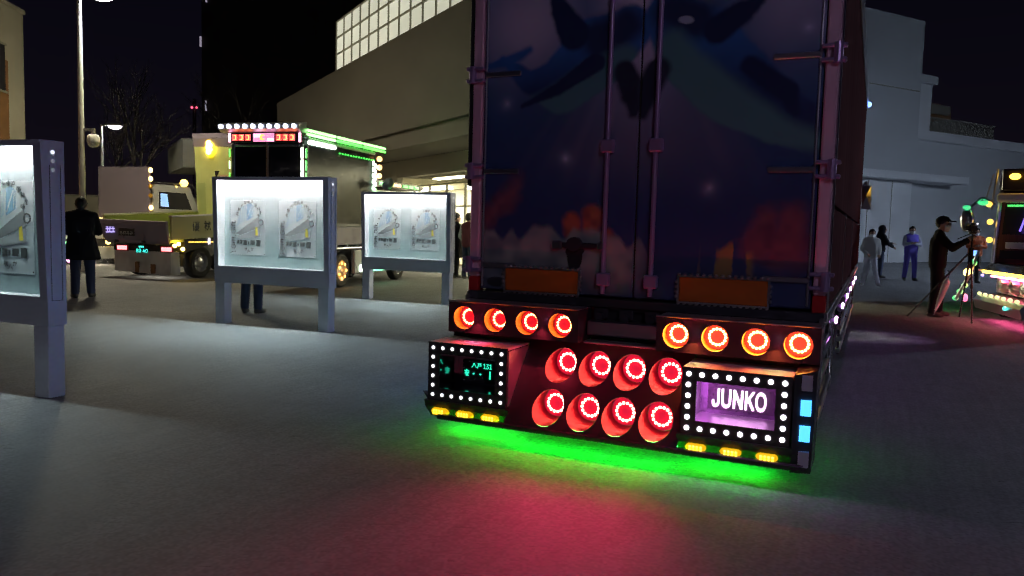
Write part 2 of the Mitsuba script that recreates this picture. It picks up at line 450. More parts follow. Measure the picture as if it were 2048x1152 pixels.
# ------------------------------------------------------------------ main hall (left of the big truck)
hall = thing('hall_building', 'dark cantilevered hall with a lit grid window above its glass storefront', 'building')
add('upper_volume', box(7.5, 15, 12, 34.2, 3.88, 6.38), 'mat_concrete_dark', BL, hall)
add('soffit_band', box(7.62, 9.2, 12, 33.9, 3.47, 3.88), 'mat_concrete_dark', BL, hall)
add('roof_block', box(7.75, 15, 12, 25.85, 6.38, 8.15), 'mat_concrete_dark', BL, hall)
# luminous grid window: each pane its own part
ys = [25.85 - .82 * k for k in range(13)]
zs = [6.40, 6.93, 7.46, 7.99]
gw = hall
for k in range(12):
    for r in range(3):
        y1, y0 = ys[k] - .025, ys[k + 1] + .025
        z0, z1 = zs[r] + .02, zs[r + 1] - .02
        s = .52 * (1 - .012 * k) * (.93 + .12 * rng.random()) * (1.03 if r == 1 else .96)
        add('window_pane', box(7.60, 7.66, y0, y1, z0, z1), 'mat_bulb', BL, hall, emit=(s * .98, s, s * .78), weight=.05)
fm = [box(7.56, 7.7, ys[-1] - .02, ys[0] + .02, z - .022, z + .022) for z in zs] + [box(7.565, 7.69, y - .026, y + .026, zs[0] - .02, zs[-1] + .02) for y in ys]
add('window_frame', fm, 'mat_pane_frame', BL, hall)
# canopy fascia, ceiling, storefront
add('fascia', box(9.3, 9.55, 12, 24.6, 2.95, 3.86), 'mat_concrete_beige', BL, hall)
add('end_wall', box(9.3, 9.5, 24.62, 33.8, .0, 3.86), 'mat_concrete_beige', BL, hall)
add('ceiling', box(9.56, 15, 12, 33.8, 3.02, 3.1), 'mat_concrete_beige', BL, hall)
slats = [box(9.6 + .12 * k, 9.63 + .12 * k, 12, 24.5, 2.95, 3.0) for k in range(20)]
add('ceiling_louvre', slats, 'mat_concrete_beige', BL, hall, kind='stuff')
for (x, y) in ((10.3, 22.6), (10.3, 19.6), (10.3, 16.4), (10.3, 13.0)):
    add('ceiling_light', cbox(x - .12, x + .12, y - 1.1, y + 1.1, 2.90, 2.945, .01), 'mat_bulb', BL, hall, emit=(18, 17, 11), weight=.7)
for (x, y) in ((13.6, 23.5), (13.6, 19.5), (13.9, 27.5), (13.9, 17.5), (13.6, 15.5), (13.3, 30.2), (13.3, 32.0)):
    add('interior_light', cbox(x - .15, x + .15, y - 1.0, y + 1.0, 2.90, 2.95, .01), 'mat_bulb', BL, hall, emit=(60, 57, 38), weight=.7)
add('interior_floor', box(12.06, 14.8, 12, 33, .004, .03), 'mat_floor_in', BL, hall)
add('interior_wall', box(14.8, 15, 12, 33, .03, 3.0), 'mat_wall_in', BL, hall)
add('interior_wall', box(12.06, 14.79, 33, 33.3, .03, 3.0), 'mat_wall_in', BL, hall)
for k in range(12):
    y = 12.2 + 1.6 * k
    add('storefront_pane', box(12.0, 12.012, y + .04, y + 1.56, .06, 2.94), 'mat_glass', BL, hall)
    add('storefront_mullion', cbox(11.96, 12.05, y - .035, y + .035, .0, 3.0, .008), 'mat_pane_frame', BL, hall)
add('storefront_rail', [box(11.97, 12.045, 12.2, 31.4, .0, .06), box(11.97, 12.045, 12.2, 31.4, 2.94, 3.0), box(11.98, 12.04, 12.2, 31.4, 2.1, 2.15)], 'mat_pane_frame', BL, hall)
for (x, y, h_) in ((13.6, 21, 1.1), (13.9, 18.5, 1.5), (13.3, 24.5, 1.0), (13.9, 23, 1.9)):
    add('counter', cbox(x, x + .6, y - .9, y + .9, .03, h_, .02), 'mat_white_wall', BL, hall)

# small cantilevered block further along
cb = thing('cantilever_block', 'cream box-shaped volume jutting out above the white tipper truck', 'building')
CB = Frame(-16.2, 38.4, .5096)
add('block', box(0, 9, 0, 7, 3.9, 5.24), 'mat_cream_wall', CB, cb)
add('support_wall', box(2.2, 8.6, 1.2, 6, 0, 3.89), 'mat_concrete_dark', CB, cb)
add('roof_trim', box(-.03, 9.03, -.03, 7.03, 5.245, 5.31), 'mat_concrete_beige', CB, cb)

# dark tower block behind
tw = thing('tower_block', 'unlit dark tower block rising behind the hall', 'building')
TW = Frame(-28.2, 71, .05)
add('wall', box(0, 24, 0, 18, 0, 34), 'mat_tower_dark', TW, tw)
for r in range(9):
    for c in range(7):
        add('window', box(1.4 + 3.2 * c, 3.1 + 3.2 * c, -.03, .05, 3 + 3.4 * r, 4.6 + 3.4 * r), 'mat_dark_glass', TW, tw)
add('parapet', box(-.15, 24.15, -.15, 18.15, 34, 34.6), 'mat_tower_dark', TW, tw)
for (x, z) in ((.4, 20.5), (.35, 11.0), (-.1, 16.6)):
    add('wall_lamp', box(x, x + .12, -.25, -.05, z, z + .9), 'mat_bulb', TW, tw, emit=(.25, .22, .28), weight=.02)

ms_ = thing('radio_mast', 'far radio mast carrying two tiny red warning lamps', 'mast')
MS = Frame(-37.0, 91.0, 0)
add('mast', [cyl((-.25, 0, 0), (-.1, 0, 15), .07, 6), cyl((.25, 0, 0), (.1, 0, 15), .07, 6), cyl((0, .4, 0), (0, .15, 15), .07, 6)] + [cyl((-.2, 0, 1.5 * k), (.2, 0, 1.5 * k + 1.2), .04, 5) for k in range(1, 9)], 'mat_tower_dark', MS, ms_)
for x in (-.25, .3):
    add('warning_lamp', ball((x, -.1, 14.0 + .03), .14, 1), 'mat_bulb', MS, ms_, emit=(2.6, .25, .5), weight=.02)

# ------------------------------------------------------------------ left building
lb = thing('side_building', 'beige building with a brown tiled recess at the left edge', 'building')
LBF = Frame(-15.15, 24.4, .143)
# local y runs away from the camera along its visible face; the visible face is x = 0
add('wall', box(-6, 0, -12, 0, 0, 7.5), 'mat_concrete_beige', LBF, lb)
add('tiled_panel', box(-.2, .03, -12, -1.05, 0, 5.9), 'mat_brown_tile', LBF, lb)
for k in range(3):
    f_ = add('window', box(.0, .045, -2.6 - 2.2 * k, -1.25 - 2.2 * k, 5.0, 6.3), 'mat_dark_glass', LBF, lb)
    add('frame', [box(.0, .07, -2.66 - 2.2 * k, -1.19 - 2.2 * k, 6.3, 6.36), box(.0, .07, -2.66 - 2.2 * k, -1.19 - 2.2 * k, 4.94, 5.0)], 'mat_pane_frame', LBF, f_)
add('parapet', box(-6.04, .05, -12, .05, 7.5, 7.62), 'mat_concrete_beige', LBF, lb)

lw = thing('boundary_wall', 'low beige boundary wall behind the black-coated person', 'wall')
add('panel', box(0, 9, 0, .2, 0, 2.2), 'mat_concrete_beige', Frame(-21, 31.0, .05), lw)
add('coping', box(-.03, 9.03, -.04, .24, 2.2, 2.26), 'mat_pane_frame', Frame(-21, 31.0, .05), lw)

# ------------------------------------------------------------------ right building
rb = thing('stepped_building', 'large white stepped building behind the people on the right', 'building')
add('tall_block', box(16, 42.24, 28.4, 48, 0, 13.65), 'mat_white_wall', BL, rb)
add('step_block', box(42.25, 44.05, 28.9, 48, 7.4, 10.35), 'mat_white_wall_pale', BL, rb)
add('step_cap', box(42.25, 44.1, 28.6, 48, 10.36, 10.8), 'mat_white_wall', BL, rb)
add('low_wing', box(42.26, 75, 28.6, 46, 0, 7.05), 'mat_white_wall', BL, rb)
add('parapet', box(42.27, 75, 28.45, 29.0, 7.06, 7.62), 'mat_white_wall_pale', BL, rb)
add('lower_volume', box(30, 41.25, 27.9, 28.38, 0, 4.53), 'mat_white_wall_pale', BL, rb)
add('canopy', box(30, 45.0, 26.9, 28.58, 4.55, 4.95), 'mat_white_wall_pale', BL, rb)
for k in range(5):
    add('wall_joint', box(31.5 + 2.0 * k, 31.53 + 2.0 * k, 27.88, 27.9, 0, 4.5), 'mat_pane_frame', BL, rb)
for z in (9.7, ):
    add('wall_joint', box(16, 42.2, 28.375, 28.4, z, z + .05), 'mat_pane_frame', BL, rb)

rf = thing('roof_fence', 'slatted fence on the low wing roof beside the white stepped block', 'fence')
for k in range(60):
    add('slat', box(44.2 + .14 * k, 44.25 + .14 * k, 30.0, 30.04, 7.62, 8.75), 'mat_pane_frame', BL, rf)
add('rail', [box(44.1, 52.7, 29.98, 30.06, 8.75, 8.82), box(44.1, 52.7, 29.98, 30.06, 7.8, 7.86)], 'mat_pane_frame', BL, rf)
rh = thing('rooftop_house', 'dim beige plant room with a curved roof behind the roof fence', 'building')
prof = [(44.3, 8.9), (44.6, 9.4), (46, 9.95), (48, 10.25), (50.5, 10.3), (51.6, 9.9), (51.6, 9.4), (44.6, 9.2)]
add('wall', box(44.4, 51.4, 33.0, 38, 7.06, 9.2), 'mat_concrete_beige', BL, rh)
add('roof', plate_xz(Polygon(prof), 32.4, 38.4), 'mat_brown_tile', BL, rh)
add('roof_sign', box(48.2, 51.2, 32.2, 32.36, 9.6, 10.2), 'mat_pane_frame', BL, rh)

# ------------------------------------------------------------------ lamp posts
def lamp_post(fr, h, label, I, armlen=.55, weight=3.0, tint=(1.0, .90, .62), dome=.3):
    k = thing('street_lamp', label, 'street lamp', None)
    add('pole', cyl((0, 0, 0), (0, 0, h), .085, 16, .055), 'mat_pole_white', fr, k, smooth=40)
    add('base_plate', lathe([(.0, .03), (.2, .03), (.2, 0.004), (0, 0.004)], (0, 0, 0), (0, 0, 1), 16), 'mat_pole_white', fr, k)
    add('arm', hull([(-.05, -.05, h - .05), (-.05, .05, h - .05), (armlen, -.06, h + .03), (armlen, .06, h + .03), (-.05, 0, h + .05), (armlen, 0, h + .07)]), 'mat_pole_white', fr, k)
    hd = add('lamp_head', lathe([(0, .12), (.2, .10), (.29, .045), (.30, .0), (.26, .0)], (armlen, 0, h - .02), (0, 0, 1), 20), 'mat_pole_white', fr, k, smooth=40)
    A = 2 * PI * .25 ** 2 * .6
    add('lens', lathe([(0, -.13 * dome), (.08, -.125 * dome), (.17, -.10 * dome), (.24, -.05 * dome), (.26, 0)], (armlen, 0, h - .022), (0, 0, 1), 20), 'mat_bulb', fr, hd,
        emit=tuple(np.array(tint) * I / .2), weight=weight)
    return k


lamp_post(Frame(-10.86, 19.75, 0), 6.85, 'tall pale street lamp carrying a dome camera, behind the left display case', 125, weight=3, dome=.7)
lamp_post(Frame(-17.3, 33.0, 0), 5.2, 'small far street lamp above the blank truck panel', 300, weight=.6, dome=1)
# the same row of lamps goes on beyond the right edge of the picture
lamp_post(Frame(27.0, 22.0, PI), 6.85, 'street lamp beyond the right edge, in front of the white building', 950, weight=3, tint=(.62, .75, .95), dome=1)
lamp_post(Frame(2.0, -6.0, .3), 6.85, 'street lamp behind the camera, next in the row of the tall pale one', 50, weight=3, tint=(.86, .72, 1.12), dome=1)
dc = thing('dome_camera', 'white dome security camera hanging from the tall street lamp', 'camera')
DC = Frame(-10.86, 19.75, 0)
add('bracket', [box(.06, .34, -.03, .03, 3.55, 3.62), cyl((.3, 0, 3.42), (.3, 0, 3.56), .05, 12)], 'mat_pole_white', DC, dc)
add('housing', lathe([(.0, .2), (.1, .19), (.15, .12), (.155, .0), (0, 0)], (.3, 0, 3.28), (0, 0, 1), 20), 'mat_pole_white', DC, dc, smooth=40)
add('dome', lathe([(.14, 0), (.13, -.07), (.08, -.12), (0, -.14)], (.3, 0, 3.278), (0, 0, 1), 20), 'mat_pole_white', DC, dc, smooth=40)


# ------------------------------------------------------------------ bare trees
def bare_tree(x, y, h, seed, label):
    r = random.Random(seed)
    k = thing('bare_tree', label, 'tree')
    trunk, limbs = [], []

    def grow(p, d, L, rad, depth, out):
        n = 3
        for i in range(n):
            q = p + d * L / n
            out.append(cyl(p, q, rad * (1 - .25 * i / n), 6, rad * (1 - .25 * (i + 1) / n)))
            d = d + np.array([r.uniform(-.15, .15), r.uniform(-.15, .15), r.uniform(-.02, .12)]); d /= np.linalg.norm(d)
            p = q
            if depth > 0 and i > 0:
                for _ in range(2):
                    e = d + np.array([r.uniform(-.8, .8), r.uniform(-.8, .8), r.uniform(-.1, .4)]); e /= np.linalg.norm(e)
                    grow(p, e, L * .62, rad * .5, depth - 1, limbs)
    grow(np.array([0., 0, 0]), np.array([r.uniform(-.1, .1), 0, 1.]), h * .5, h * .016, 4, trunk)
    add('trunk', trunk, 'mat_bark', Frame(x, y, 0), k)
    add('crown', limbs, 'mat_bark', Frame(x, y, 0), k)


bare_tree(-19.3, 40.5, 8.0, 3, 'bare winter tree right of the small far street lamp')
bare_tree(-22.5, 43.0, 7.5, 5, 'bare winter tree behind the tall street lamp')
bare_tree(-16.0, 47.0, 9.0, 9, 'bare winter tree behind the cream cantilever block')


# ------------------------------------------------------------------ display cases
def display_case(fr, label, I):
    W, H, D = 1.88, 2.04, .15
    k = thing('display_case', label, 'display case', 'display cases standing in a row')
    x0, x1 = -1.82, -.07
    z0, z1 = .81, 1.995
    add('leg', cbox(-.16, 0, .0, D, 0, .58, .006), 'mat_sign_frame', fr, k)
    add('leg', cbox(-W, -W + .16, 0, D, 0, .58, .006), 'mat_sign_frame', fr, k)
    # cabinet: a frame that is slightly deeper at the top
    dz = .045

    def slab(xa, xb, za, zb):
        def yf(z):
            return -dz * (z - .58) / 1.46
        return hull([(x, y, z) for x in (xa, xb) for z, y in ((za, yf(za)), (za, D + .012), (zb, yf(zb)), (zb, D + .012))])
    add('beam', slab(-W - .012, .012, .58, z0), 'mat_sign_frame', fr, k)
    add('top_rail', [hull([(x, y + dy, z) for x in (x0 - .001, x1 + .001) for y, z in ((-dz * (z1 - .58) / 1.46, z1), (-dz, H)) for dy in (0, .014)]), box(x0 - .001, x1 + .001, -.030, D + .012, H - .010, H - .0005)], 'mat_sign_frame', fr, k)
    add('side_rail', slab(x1, .012, z0, H), 'mat_sign_frame', fr, k)
    add('side_rail', slab(-W - .012, x0, z0, H), 'mat_sign_frame', fr, k)
    add('back_panel', box(x0, x1, D - .03, D + .011, z0, H - .0105), 'mat_sign_panel', fr, k)
    add('lamp_tube', box(x0 + .02, x1 - .02, -.006, .034, H - .018, H - .0105), 'mat_bulb', fr, k, emit=tuple(np.array([.80, 1.0, 1.0]) * I), weight=2.5)
    for i in range(3):
        add('status_light', cyl((.012, .06, 1.95 - .07 * i), (.018, .06, 1.95 - .07 * i), .016, 10), 'mat_bulb', fr, k, emit=(.9, .95, 1.2) if i == 0 else (.12, .13, .16), weight=.01)
    add('access_panel', [box(.012, .016, .03, .034, .78, 1.85), box(.012, .016, .125, .129, .78, 1.85), box(.012, .016, .035, .124, .78, .784)], 'mat_ink_grey', fr, k)
    return k


SM, SR, SL = Frame(-2.414, 10.238, -.375), Frame(-1.145, 14.199, -.402), Frame(-3.661, 6.127, -.37)
display_case(SL, 'nearest lit display case, cut off by the left edge, with its side facing right', 140)
display_case(SM, 'middle lit display case with two posters, legs of a person showing beneath it', 450)
display_case(SR, 'farthest and smallest lit display case, beside the left rear post of the big truck', 450)


def poster(fr, x, z, label):
    """a printed event poster; x, z = its lower left corner"""
    y = .1185
    w, h = .60, .76
    k = thing('poster', label, 'poster')
    add('sheet', box(x, x + w, y - .001, y, z, z + h), 'mat_paper', fr, k)
    yy = y - .0012

    def P(pts, m, name, lvl=1):
        add(name, plate_xz(Polygon([(x + a * w, z + b * h) for a, b in pts]), yy - .0006 * lvl, yy - .0006 * (lvl - 1) - .0001), m, fr, k)
    P([(.18, .52), (.30, .86), (.50, .93), (.62, .88), (.62, .72)], 'mat_ink_blue_pale', 'sky_print')
    P([(.47, .62), (.47, .92), (.58, .95), (.66, .90), (.66, .70)], 'mat_ink_blue', 'glass_print', 2)
    for a in ((.30, .58, .33, .84), (.38, .62, .40, .88), (.48, .66, .62, .90), (.62, .70, .64, .90), (.44, .62, .47, .90)):
        add('glazing_bar', plate_xz(Polygon([(x + (a[0] - .008) * w, z + a[1] * h), (x + (a[0] + .012) * w, z + a[1] * h), (x + (a[2] + .012) * w, z + a[3] * h), (x + (a[2] - .008) * w, z + a[3] * h)]), yy - .0021, yy - .0013), 'mat_paper', fr, k)
    P([(.15, .38), (.82, .70), (.86, .52), (.30, .36)], 'mat_ink_grey', 'building_print', 4)
    P([(.15, .36), (.30, .355), (.86, .50), (.86, .34), (.25, .28)], 'mat_ink_pale', 'facade_print', 4)
    P([(.72, .36), (.72, .50), (.78, .52), (.80, .36)], 'mat_ink_yellow', 'figure_print', 5)
    add('badge', plate_xz(Point(x + .88 * w, z + .60 * h).buffer(.045).difference(Point(x + .88 * w, z + .60 * h).buffer(.030)), yy - .0040, yy - .0031), 'mat_ink', fr, k)
    for i, (a, b, c, d) in enumerate(((.20, .20, .26, .27), (.29, .20, .35, .27), (.38, .18, .48, .27), (.51, .19, .54, .25), (.58, .19, .70, .27), (.75, .17, .86, .28))):
        P([(a, b), (c, b), (c + .01, d), (a, d)], 'mat_ink', 'photo_print', 5)
    # lettering up the left edge, and small writing
    for txt, zo, L in (('1', .025, .03), ('Gift.', .075, .20), ('Gift.', .285, .20)):
        t = meshkit.text_mesh(txt, .072, .001)
        v = np.array(t.vertices)
        add('lettering', trimesh.Trimesh(np.stack([x + .155 * w - v[:, 1] * 1.0, yy - .003 - v[:, 2], z + zo + v[:, 0] * L / v[:, 0].max()], 1), t.faces, process=False), 'mat_ink', fr, k, kind='stuff')
    r = random.Random(int(x * 1000) + int(fr.x * 100))
    gl = []
    for i, (a, b) in enumerate(((.20, .74), (.26, .82), (.34, .89), (.43, .95), (.52, .96), (.62, .955), (.72, .90), (.80, .84), (.86, .77), (.44, .10), (.53, .07), (.62, .10), (.80, .72))):
        c = list(GLYPH)[(i * 3 + 2) % len(GLYPH)]
        gl.append(glyph(c, x + a * w - .02, z + b * h - .02, .05, yy - .003, .12, .0006))
    add('characters', gl, 'mat_ink', fr, k, kind='stuff')
    for a in (.02, .98):
        add('pin', cyl((x + a * w, y - .004, z + .02), (x + a * w, y, z + .02), .006, 8), 'mat_ink', fr, k)


poster(SM, -1.715, .97, 'architecture poster on the left side of the middle display case')
poster(SM, -.885, .97, 'architecture poster on the right side of the middle display case')
poster(SR, -1.715, .97, 'architecture poster on the left side of the farthest display case')
poster(SR, -.885, .97, 'architecture poster on the right side of the farthest display case')
poster(SL, -.885, .97, 'architecture poster in the nearest display case at the left edge')

# ------------------------------------------------------------------ the big decorated truck
trk = thing('decorated_truck', 'big box truck with a sea mural on its doors and glowing red round lamps', 'truck')
W2 = 1.245
add('side_panel', [box(1.20, 1.245, .02, 9.5, 1.665, 3.74)], 'mat_truck_side', TR, trk, label='brushed metal upper side panel')
add('side_panel', [box(-1.245, -1.20, .02, 9.5, 1.665, 3.74)], 'mat_truck_side', TR, trk)
for s in (1, -1):
    for k in range(4):
        y0, y1 = .03 + 2.37 * k, .03 + 2.37 * (k + 1) - .03
        xa, xb = (1.205, 1.25) if s > 0 else (-1.25, -1.205)
        add('drop_side', cbox(xa, xb, y0, y1, 1.0, 1.64, .008), 'mat_truck_side', TR, trk)
        add('gate_post', box(xa - .004 * (s < 0), xb + .004 * (s > 0), y1, y1 + .028, .98, 1.655), 'mat_dark_metal', TR, trk)
add('roof', box(-1.245, 1.245, .02, 9.5, 3.745, 3.80), 'mat_chrome_rough', TR, trk)
add('front_wall', box(-1.195, 1.195, 9.4, 9.49, 1.0, 3.74), 'mat_dark_metal', TR, trk)
add('floor', box(-1.20, 1.20, .0, 9.5, .90, .985), 'mat_dark_metal', TR, trk)
add('roof_trim', [cbox(1.246, 1.275, .0, 9.6, 3.70, 3.80, .008), cbox(1.246, 1.262, .0, 9.6, 3.62, 3.68, .006)], 'mat_chrome', TR, trk)
add('edge_trim', [cbox(1.246, 1.258, -.012, .02, 1.0, 3.74, .003)], 'mat_chrome', TR, trk)
add('marker_lamp', ball((1.27, 9.62, 3.70), .05, 1, (1, 1, 1)), 'mat_bulb', TR, trk, emit=(.6, 1.2, 4), weight=.05)
# rear posts
for s in (-1, 1):
    xa, xb = (1.165, 1.243) if s > 0 else (-1.243, -1.165)
    ps = add('rear_post', cbox(xa, xb, -.05, .04, 1.09, 3.75, .01), 'mat_post_steel', TR, trk)
    add('reflector', cbox(xa, xb, -.05, .04, .985, 1.088, .004), 'mat_red_reflector', TR, ps)
    add('foot', cbox(xa - .015, xb + .015, -.055, .04, .925, .984, .008), 'mat_chrome_rough', TR, ps)
add('rain_strip', cbox(-1.285, -1.246, -.03, .05, 1.76, 3.74, .006), 'mat_black_matte', TR, trk)
add('sill', cbox(-1.24, 1.24, -.07, .02, .925, .985, .006), 'mat_dark_metal', TR, trk)
# doors
drL = add('rear_door', cbox(-1.155, .010, -.035, .0, 1.0, 3.72, .008), 'mat_mural', TR, trk, label='left rear door painted with a dark sea animal')
drR = add('rear_door', cbox(.022, 1.155, -.035, .0, 1.0, 3.72, .008), 'mat_mural', TR, trk, label='right rear door painted with a dark sea animal')
add('door_seal', box(.011, .021, -.02, .0, 1.0, 3.72), 'mat_rubber', TR, trk)
for dk, x, xe in ((drL, -.19, -1.135), (drR, .145, 1.135)):
    add('lock_rod', cyl((x, -.065, 1.02), (x, -.065, 3.70), .017, 12), 'mat_purple_steel', TR, dk, smooth=40)
    for z in (1.12, 2.03, 3.1):
        add('rod_guide', cbox(x - .045, x + .045, -.088, -.034, z - .045, z + .045, .008), 'mat_purple_steel', TR, dk)
    add('edge_bead', cyl((xe, -.038, 1.02), (xe, -.038, 3.70), .008, 8), 'mat_chrome_rough', TR, dk)
    for z in (1.18, 1.865, 2.56, 3.25):
        s = -1 if xe < 0 else 1
        hx0, hx1 = sorted((s * 1.14, s * 1.285))
        hk = add('hinge', [cbox(hx0, hx1, -.085, -.03, z - .055, z - .03, .006), cbox(hx0, hx1, -.085, -.03, z + .03, z + .055, .006), cyl((s * 1.235, -.07, z - .06), (s * 1.235, -.07, z + .06), .028, 12)], 'mat_purple_steel', TR, trk)
        ax0, ax1 = sorted((s * .86, s * 1.139))
        add('strap', cbox(ax0, ax1, -.052, -.036, z - .018, z + .018, .005), 'mat_chrome_rough', TR, hk)
# lock handle
hd = add('lock_handle', [cbox(-.56, -.22, -.066, -.040, 1.325, 1.365, .008), hull([(-.41 + .055 * math.cos(a), y, 1.355 + .05 * math.sin(a)) for a in np.arange(0, 2 * PI, .4) for y in (-.078, -.036)])], 'mat_dark_metal', TR, drL)
dish = [(-.41 + .07 * math.cos(a) * (1 if math.sin(a) > 0 else .8), 1.29 + (.07 if math.sin(a) > 0 else .13) * math.sin(a)) for a in np.linspace(0, 2 * PI, 28)[:-1]]
add('dish', plate_xz(Polygon(dish), -.046, -.0355), 'mat_black_paint', TR, hd)
add('clasp', cbox(-.58, -.50, -.08, -.05, 1.315, 1.375, .01), 'mat_stud', TR, hd)
add('clasp', cbox(-.24, -.19, -.08, -.05, 1.32, 1.37, .01), 'mat_stud', TR, hd)
add('vent_cover', [hull([(-1.02 + .07 * math.cos(a), y, 1.06 + .035 * math.sin(a)) for a in np.arange(0, 2 * PI, .4) for y in (-.05, -.034)])], 'mat_dark_metal', TR, drL)
# orange reflector plates with studded frames
for x0, x1, dk in ((-.94, -.375, drL), (.335, .90, drR)):
    z0, z1 = .99 + .012, 1.165
    pk = add('reflector_plate', cbox(x0, x1, -.05, -.036, z0, z1, .004), 'mat_orange_plate', TR, dk)
    add('plate_frame', [box(x0 - .012, x1 + .012, -.056, -.0355, z1, z1 + .010), box(x0 - .012, x1 + .012, -.056, -.0355, z0 - .010, z0), box(x0 - .012, x0, -.0565, -.0355, z0, z1), box(x1, x1 + .012, -.0565, -.0355, z0, z1)], 'mat_chrome', TR, pk)
    st = []
    for i in range(15):
        x = x0 + (x1 - x0) * i / 14
        st += [ball((x, -.056, z1 + .016), .013, 1), ball((x, -.056, z0 - .016), .013, 1)]
    for i in range(1, 5):
        z = z0 + (z1 - z0) * i / 5
        st += [ball((x0 - .016, -.056, z), .013, 1), ball((x1 + .016, -.056, z), .013, 1)]
    add('frame_studs', st, 'mat_stud', TR, pk, kind='stuff')

# lamp bars right under the doors, four recessed round lamps each
SP_N = 0
for s in (-1, 1):
    xa, xb = (-1.26, -.27) if s < 0 else (.26, 1.245)
    z0, z1 = .70, .918
    cx = [-1.137, -.892, -.647, -.402] if s < 0 else [.385, .63, .875, 1.12]
    zc = .807
    poly = sbox(xa, z0, xb, z1)
    for x in cx:
        poly = poly.difference(Point(x, zc).buffer(.084, 24))
    bar = add('lamp_bar', [plate_xz(poly, -.31, -.302), box(xa, xb, -.3015, -.04, z1 - .008, z1), box(xa, xb, -.3015, -.04, z0, z0 + .008), box(xa, xa + .008, -.3015, -.04, z0 + .0085, z1 - .0085), box(xb - .008, xb, -.3015, -.04, z0 + .0085, z1 - .0085)], 'mat_black_paint', TR, trk,
              label='left bar of four red round lamps with cut-off rings' if s < 0 else 'right bar of four brightest orange round lamps')
    add('edge_trim', [cbox(xa - .004, xb + .004, -.322, -.303, z1, z1 + .014, .004)], 'mat_chrome', TR, bar)
    add('tread_top', box(xa + .004, xb - .004, -.298, -.05, z1 + .001, z1 + .006), 'mat_hammered', TR, bar)
    for i, x in enumerate(cx):
        a = np.arange(33) * 2 * PI / 32
        v = np.array([(x + .083 * math.cos(t), y, zc + .083 * math.sin(t)) for y in (-.309, -.20) for t in a])
        f = [(k, k + 1, k + 34) for k in range(32)] + [(k, k + 34, k + 33) for k in range(32)]
        lk = add('round_lamp', trimesh.Trimesh(v, f, process=False), 'mat_tube_amber', TR, bar, smooth=True)
        add('lens', cyl((x, -.215, zc), (x, -.19, zc), .079, 28), 'mat_red_lens', TR, lk, emit=(.25, .008, .02) if s < 0 else (.9, .07, .03), weight=.1)
        ring = [ball((x + .051 * math.cos(t), -.218, zc + .051 * math.sin(t)), .0090, 1) for t in np.arange(15) * 2 * PI / 15]
        e = (18, 4.5, 1.2) if s < 0 else (34, 14, 2.0)
        add('led_ring', ring, 'mat_bulb', TR, lk, emit=e, weight=.10)
        if i % 2 == 0:      # the light that the lamps throw down on the boxes below
            spot(f'lamp_beam_{SP_N:02d}', TR, (x + .12, -.34, zc), (0, -.18, -1), np.array([1.0, .04, .09] if s < 0 else [1.0, .16, .05]) * (.62 if s < 0 else .85), cutoff=52, beam=20, weight=1.8)
            scene[f'lamp_halo_{SP_N:02d}'] = {'type': 'point', 'position': TR.w((x + .12, -.40, zc + .02)), 'intensity': {'type': 'rgb', 'value': [.05, .0015, .006] if s < 0 else [.12, .005, .012]}, 'sampling_weight': .3}
            SP_N += 1
# what shows between the two bars
add('tow_beam', cbox(-.262, .252, -.16, -.06, .74, .84, .008), 'mat_chrome_rough', TR, trk)
add('step_plate', cbox(-.262, .252, -.22, -.08, .69, .705, .004), 'mat_hammered', TR, trk)
for x in (-.2, -.02, .16):
    add('hook', [cyl((x, -.10, .86), (x, -.02, .86), .03, 12), cbox(x - .05, x + .05, -.06, -.03, .85, .92, .006)], 'mat_dark_metal', TR, trk)

# sloping lamp panel with eight recessed lamps
za, ya, zb, yb = .685, -.10, .145, -.552
SL_ = (yb - ya) / (zb - za)


def ypan(z):
    return ya + SL_ * (z - za)


ca = math.hypot(1, SL_)
poly = Polygon([(-.692, 0), (.474, 0), (.474, (za - zb) * ca), (-.692, (za - zb) * ca)])
lamps8 = [(x, .525) for x in (-.415, -.17, .072, .315)] + [(x, .272) for x in (-.415, -.17, .072, .315)]
RT_ = .108
for x, z in lamps8:
    poly = poly.difference(affinity.scale(Point(x, (z - zb) * ca).buffer(RT_ + .001, 24), 1, ca))
m = trimesh.creation.extrude_polygon(poly, .006, engine='earcut')
v = m.vertices.copy()
nrm = np.array([0, -1, SL_]) / ca
P = np.stack([v[:, 0], yb + (v[:, 1] / ca) * SL_, zb + v[:, 1] / ca], 1) - nrm * v[:, 2:3]
pan = add('lamp_panel', trimesh.Trimesh(P, m.faces, process=False), 'mat_black_paint', TR, trk, label='sloping black panel with eight recessed red round lamps')
add('lower_lip', cbox(-1.2, 1.2, yb - .012, yb + .03, .118, .15, .006), 'mat_black_paint', TR, pan)
add('upper_lip', cbox(-.692, .474, -.115, -.05, .686, .698, .004), 'mat_chrome_rough', TR, pan)
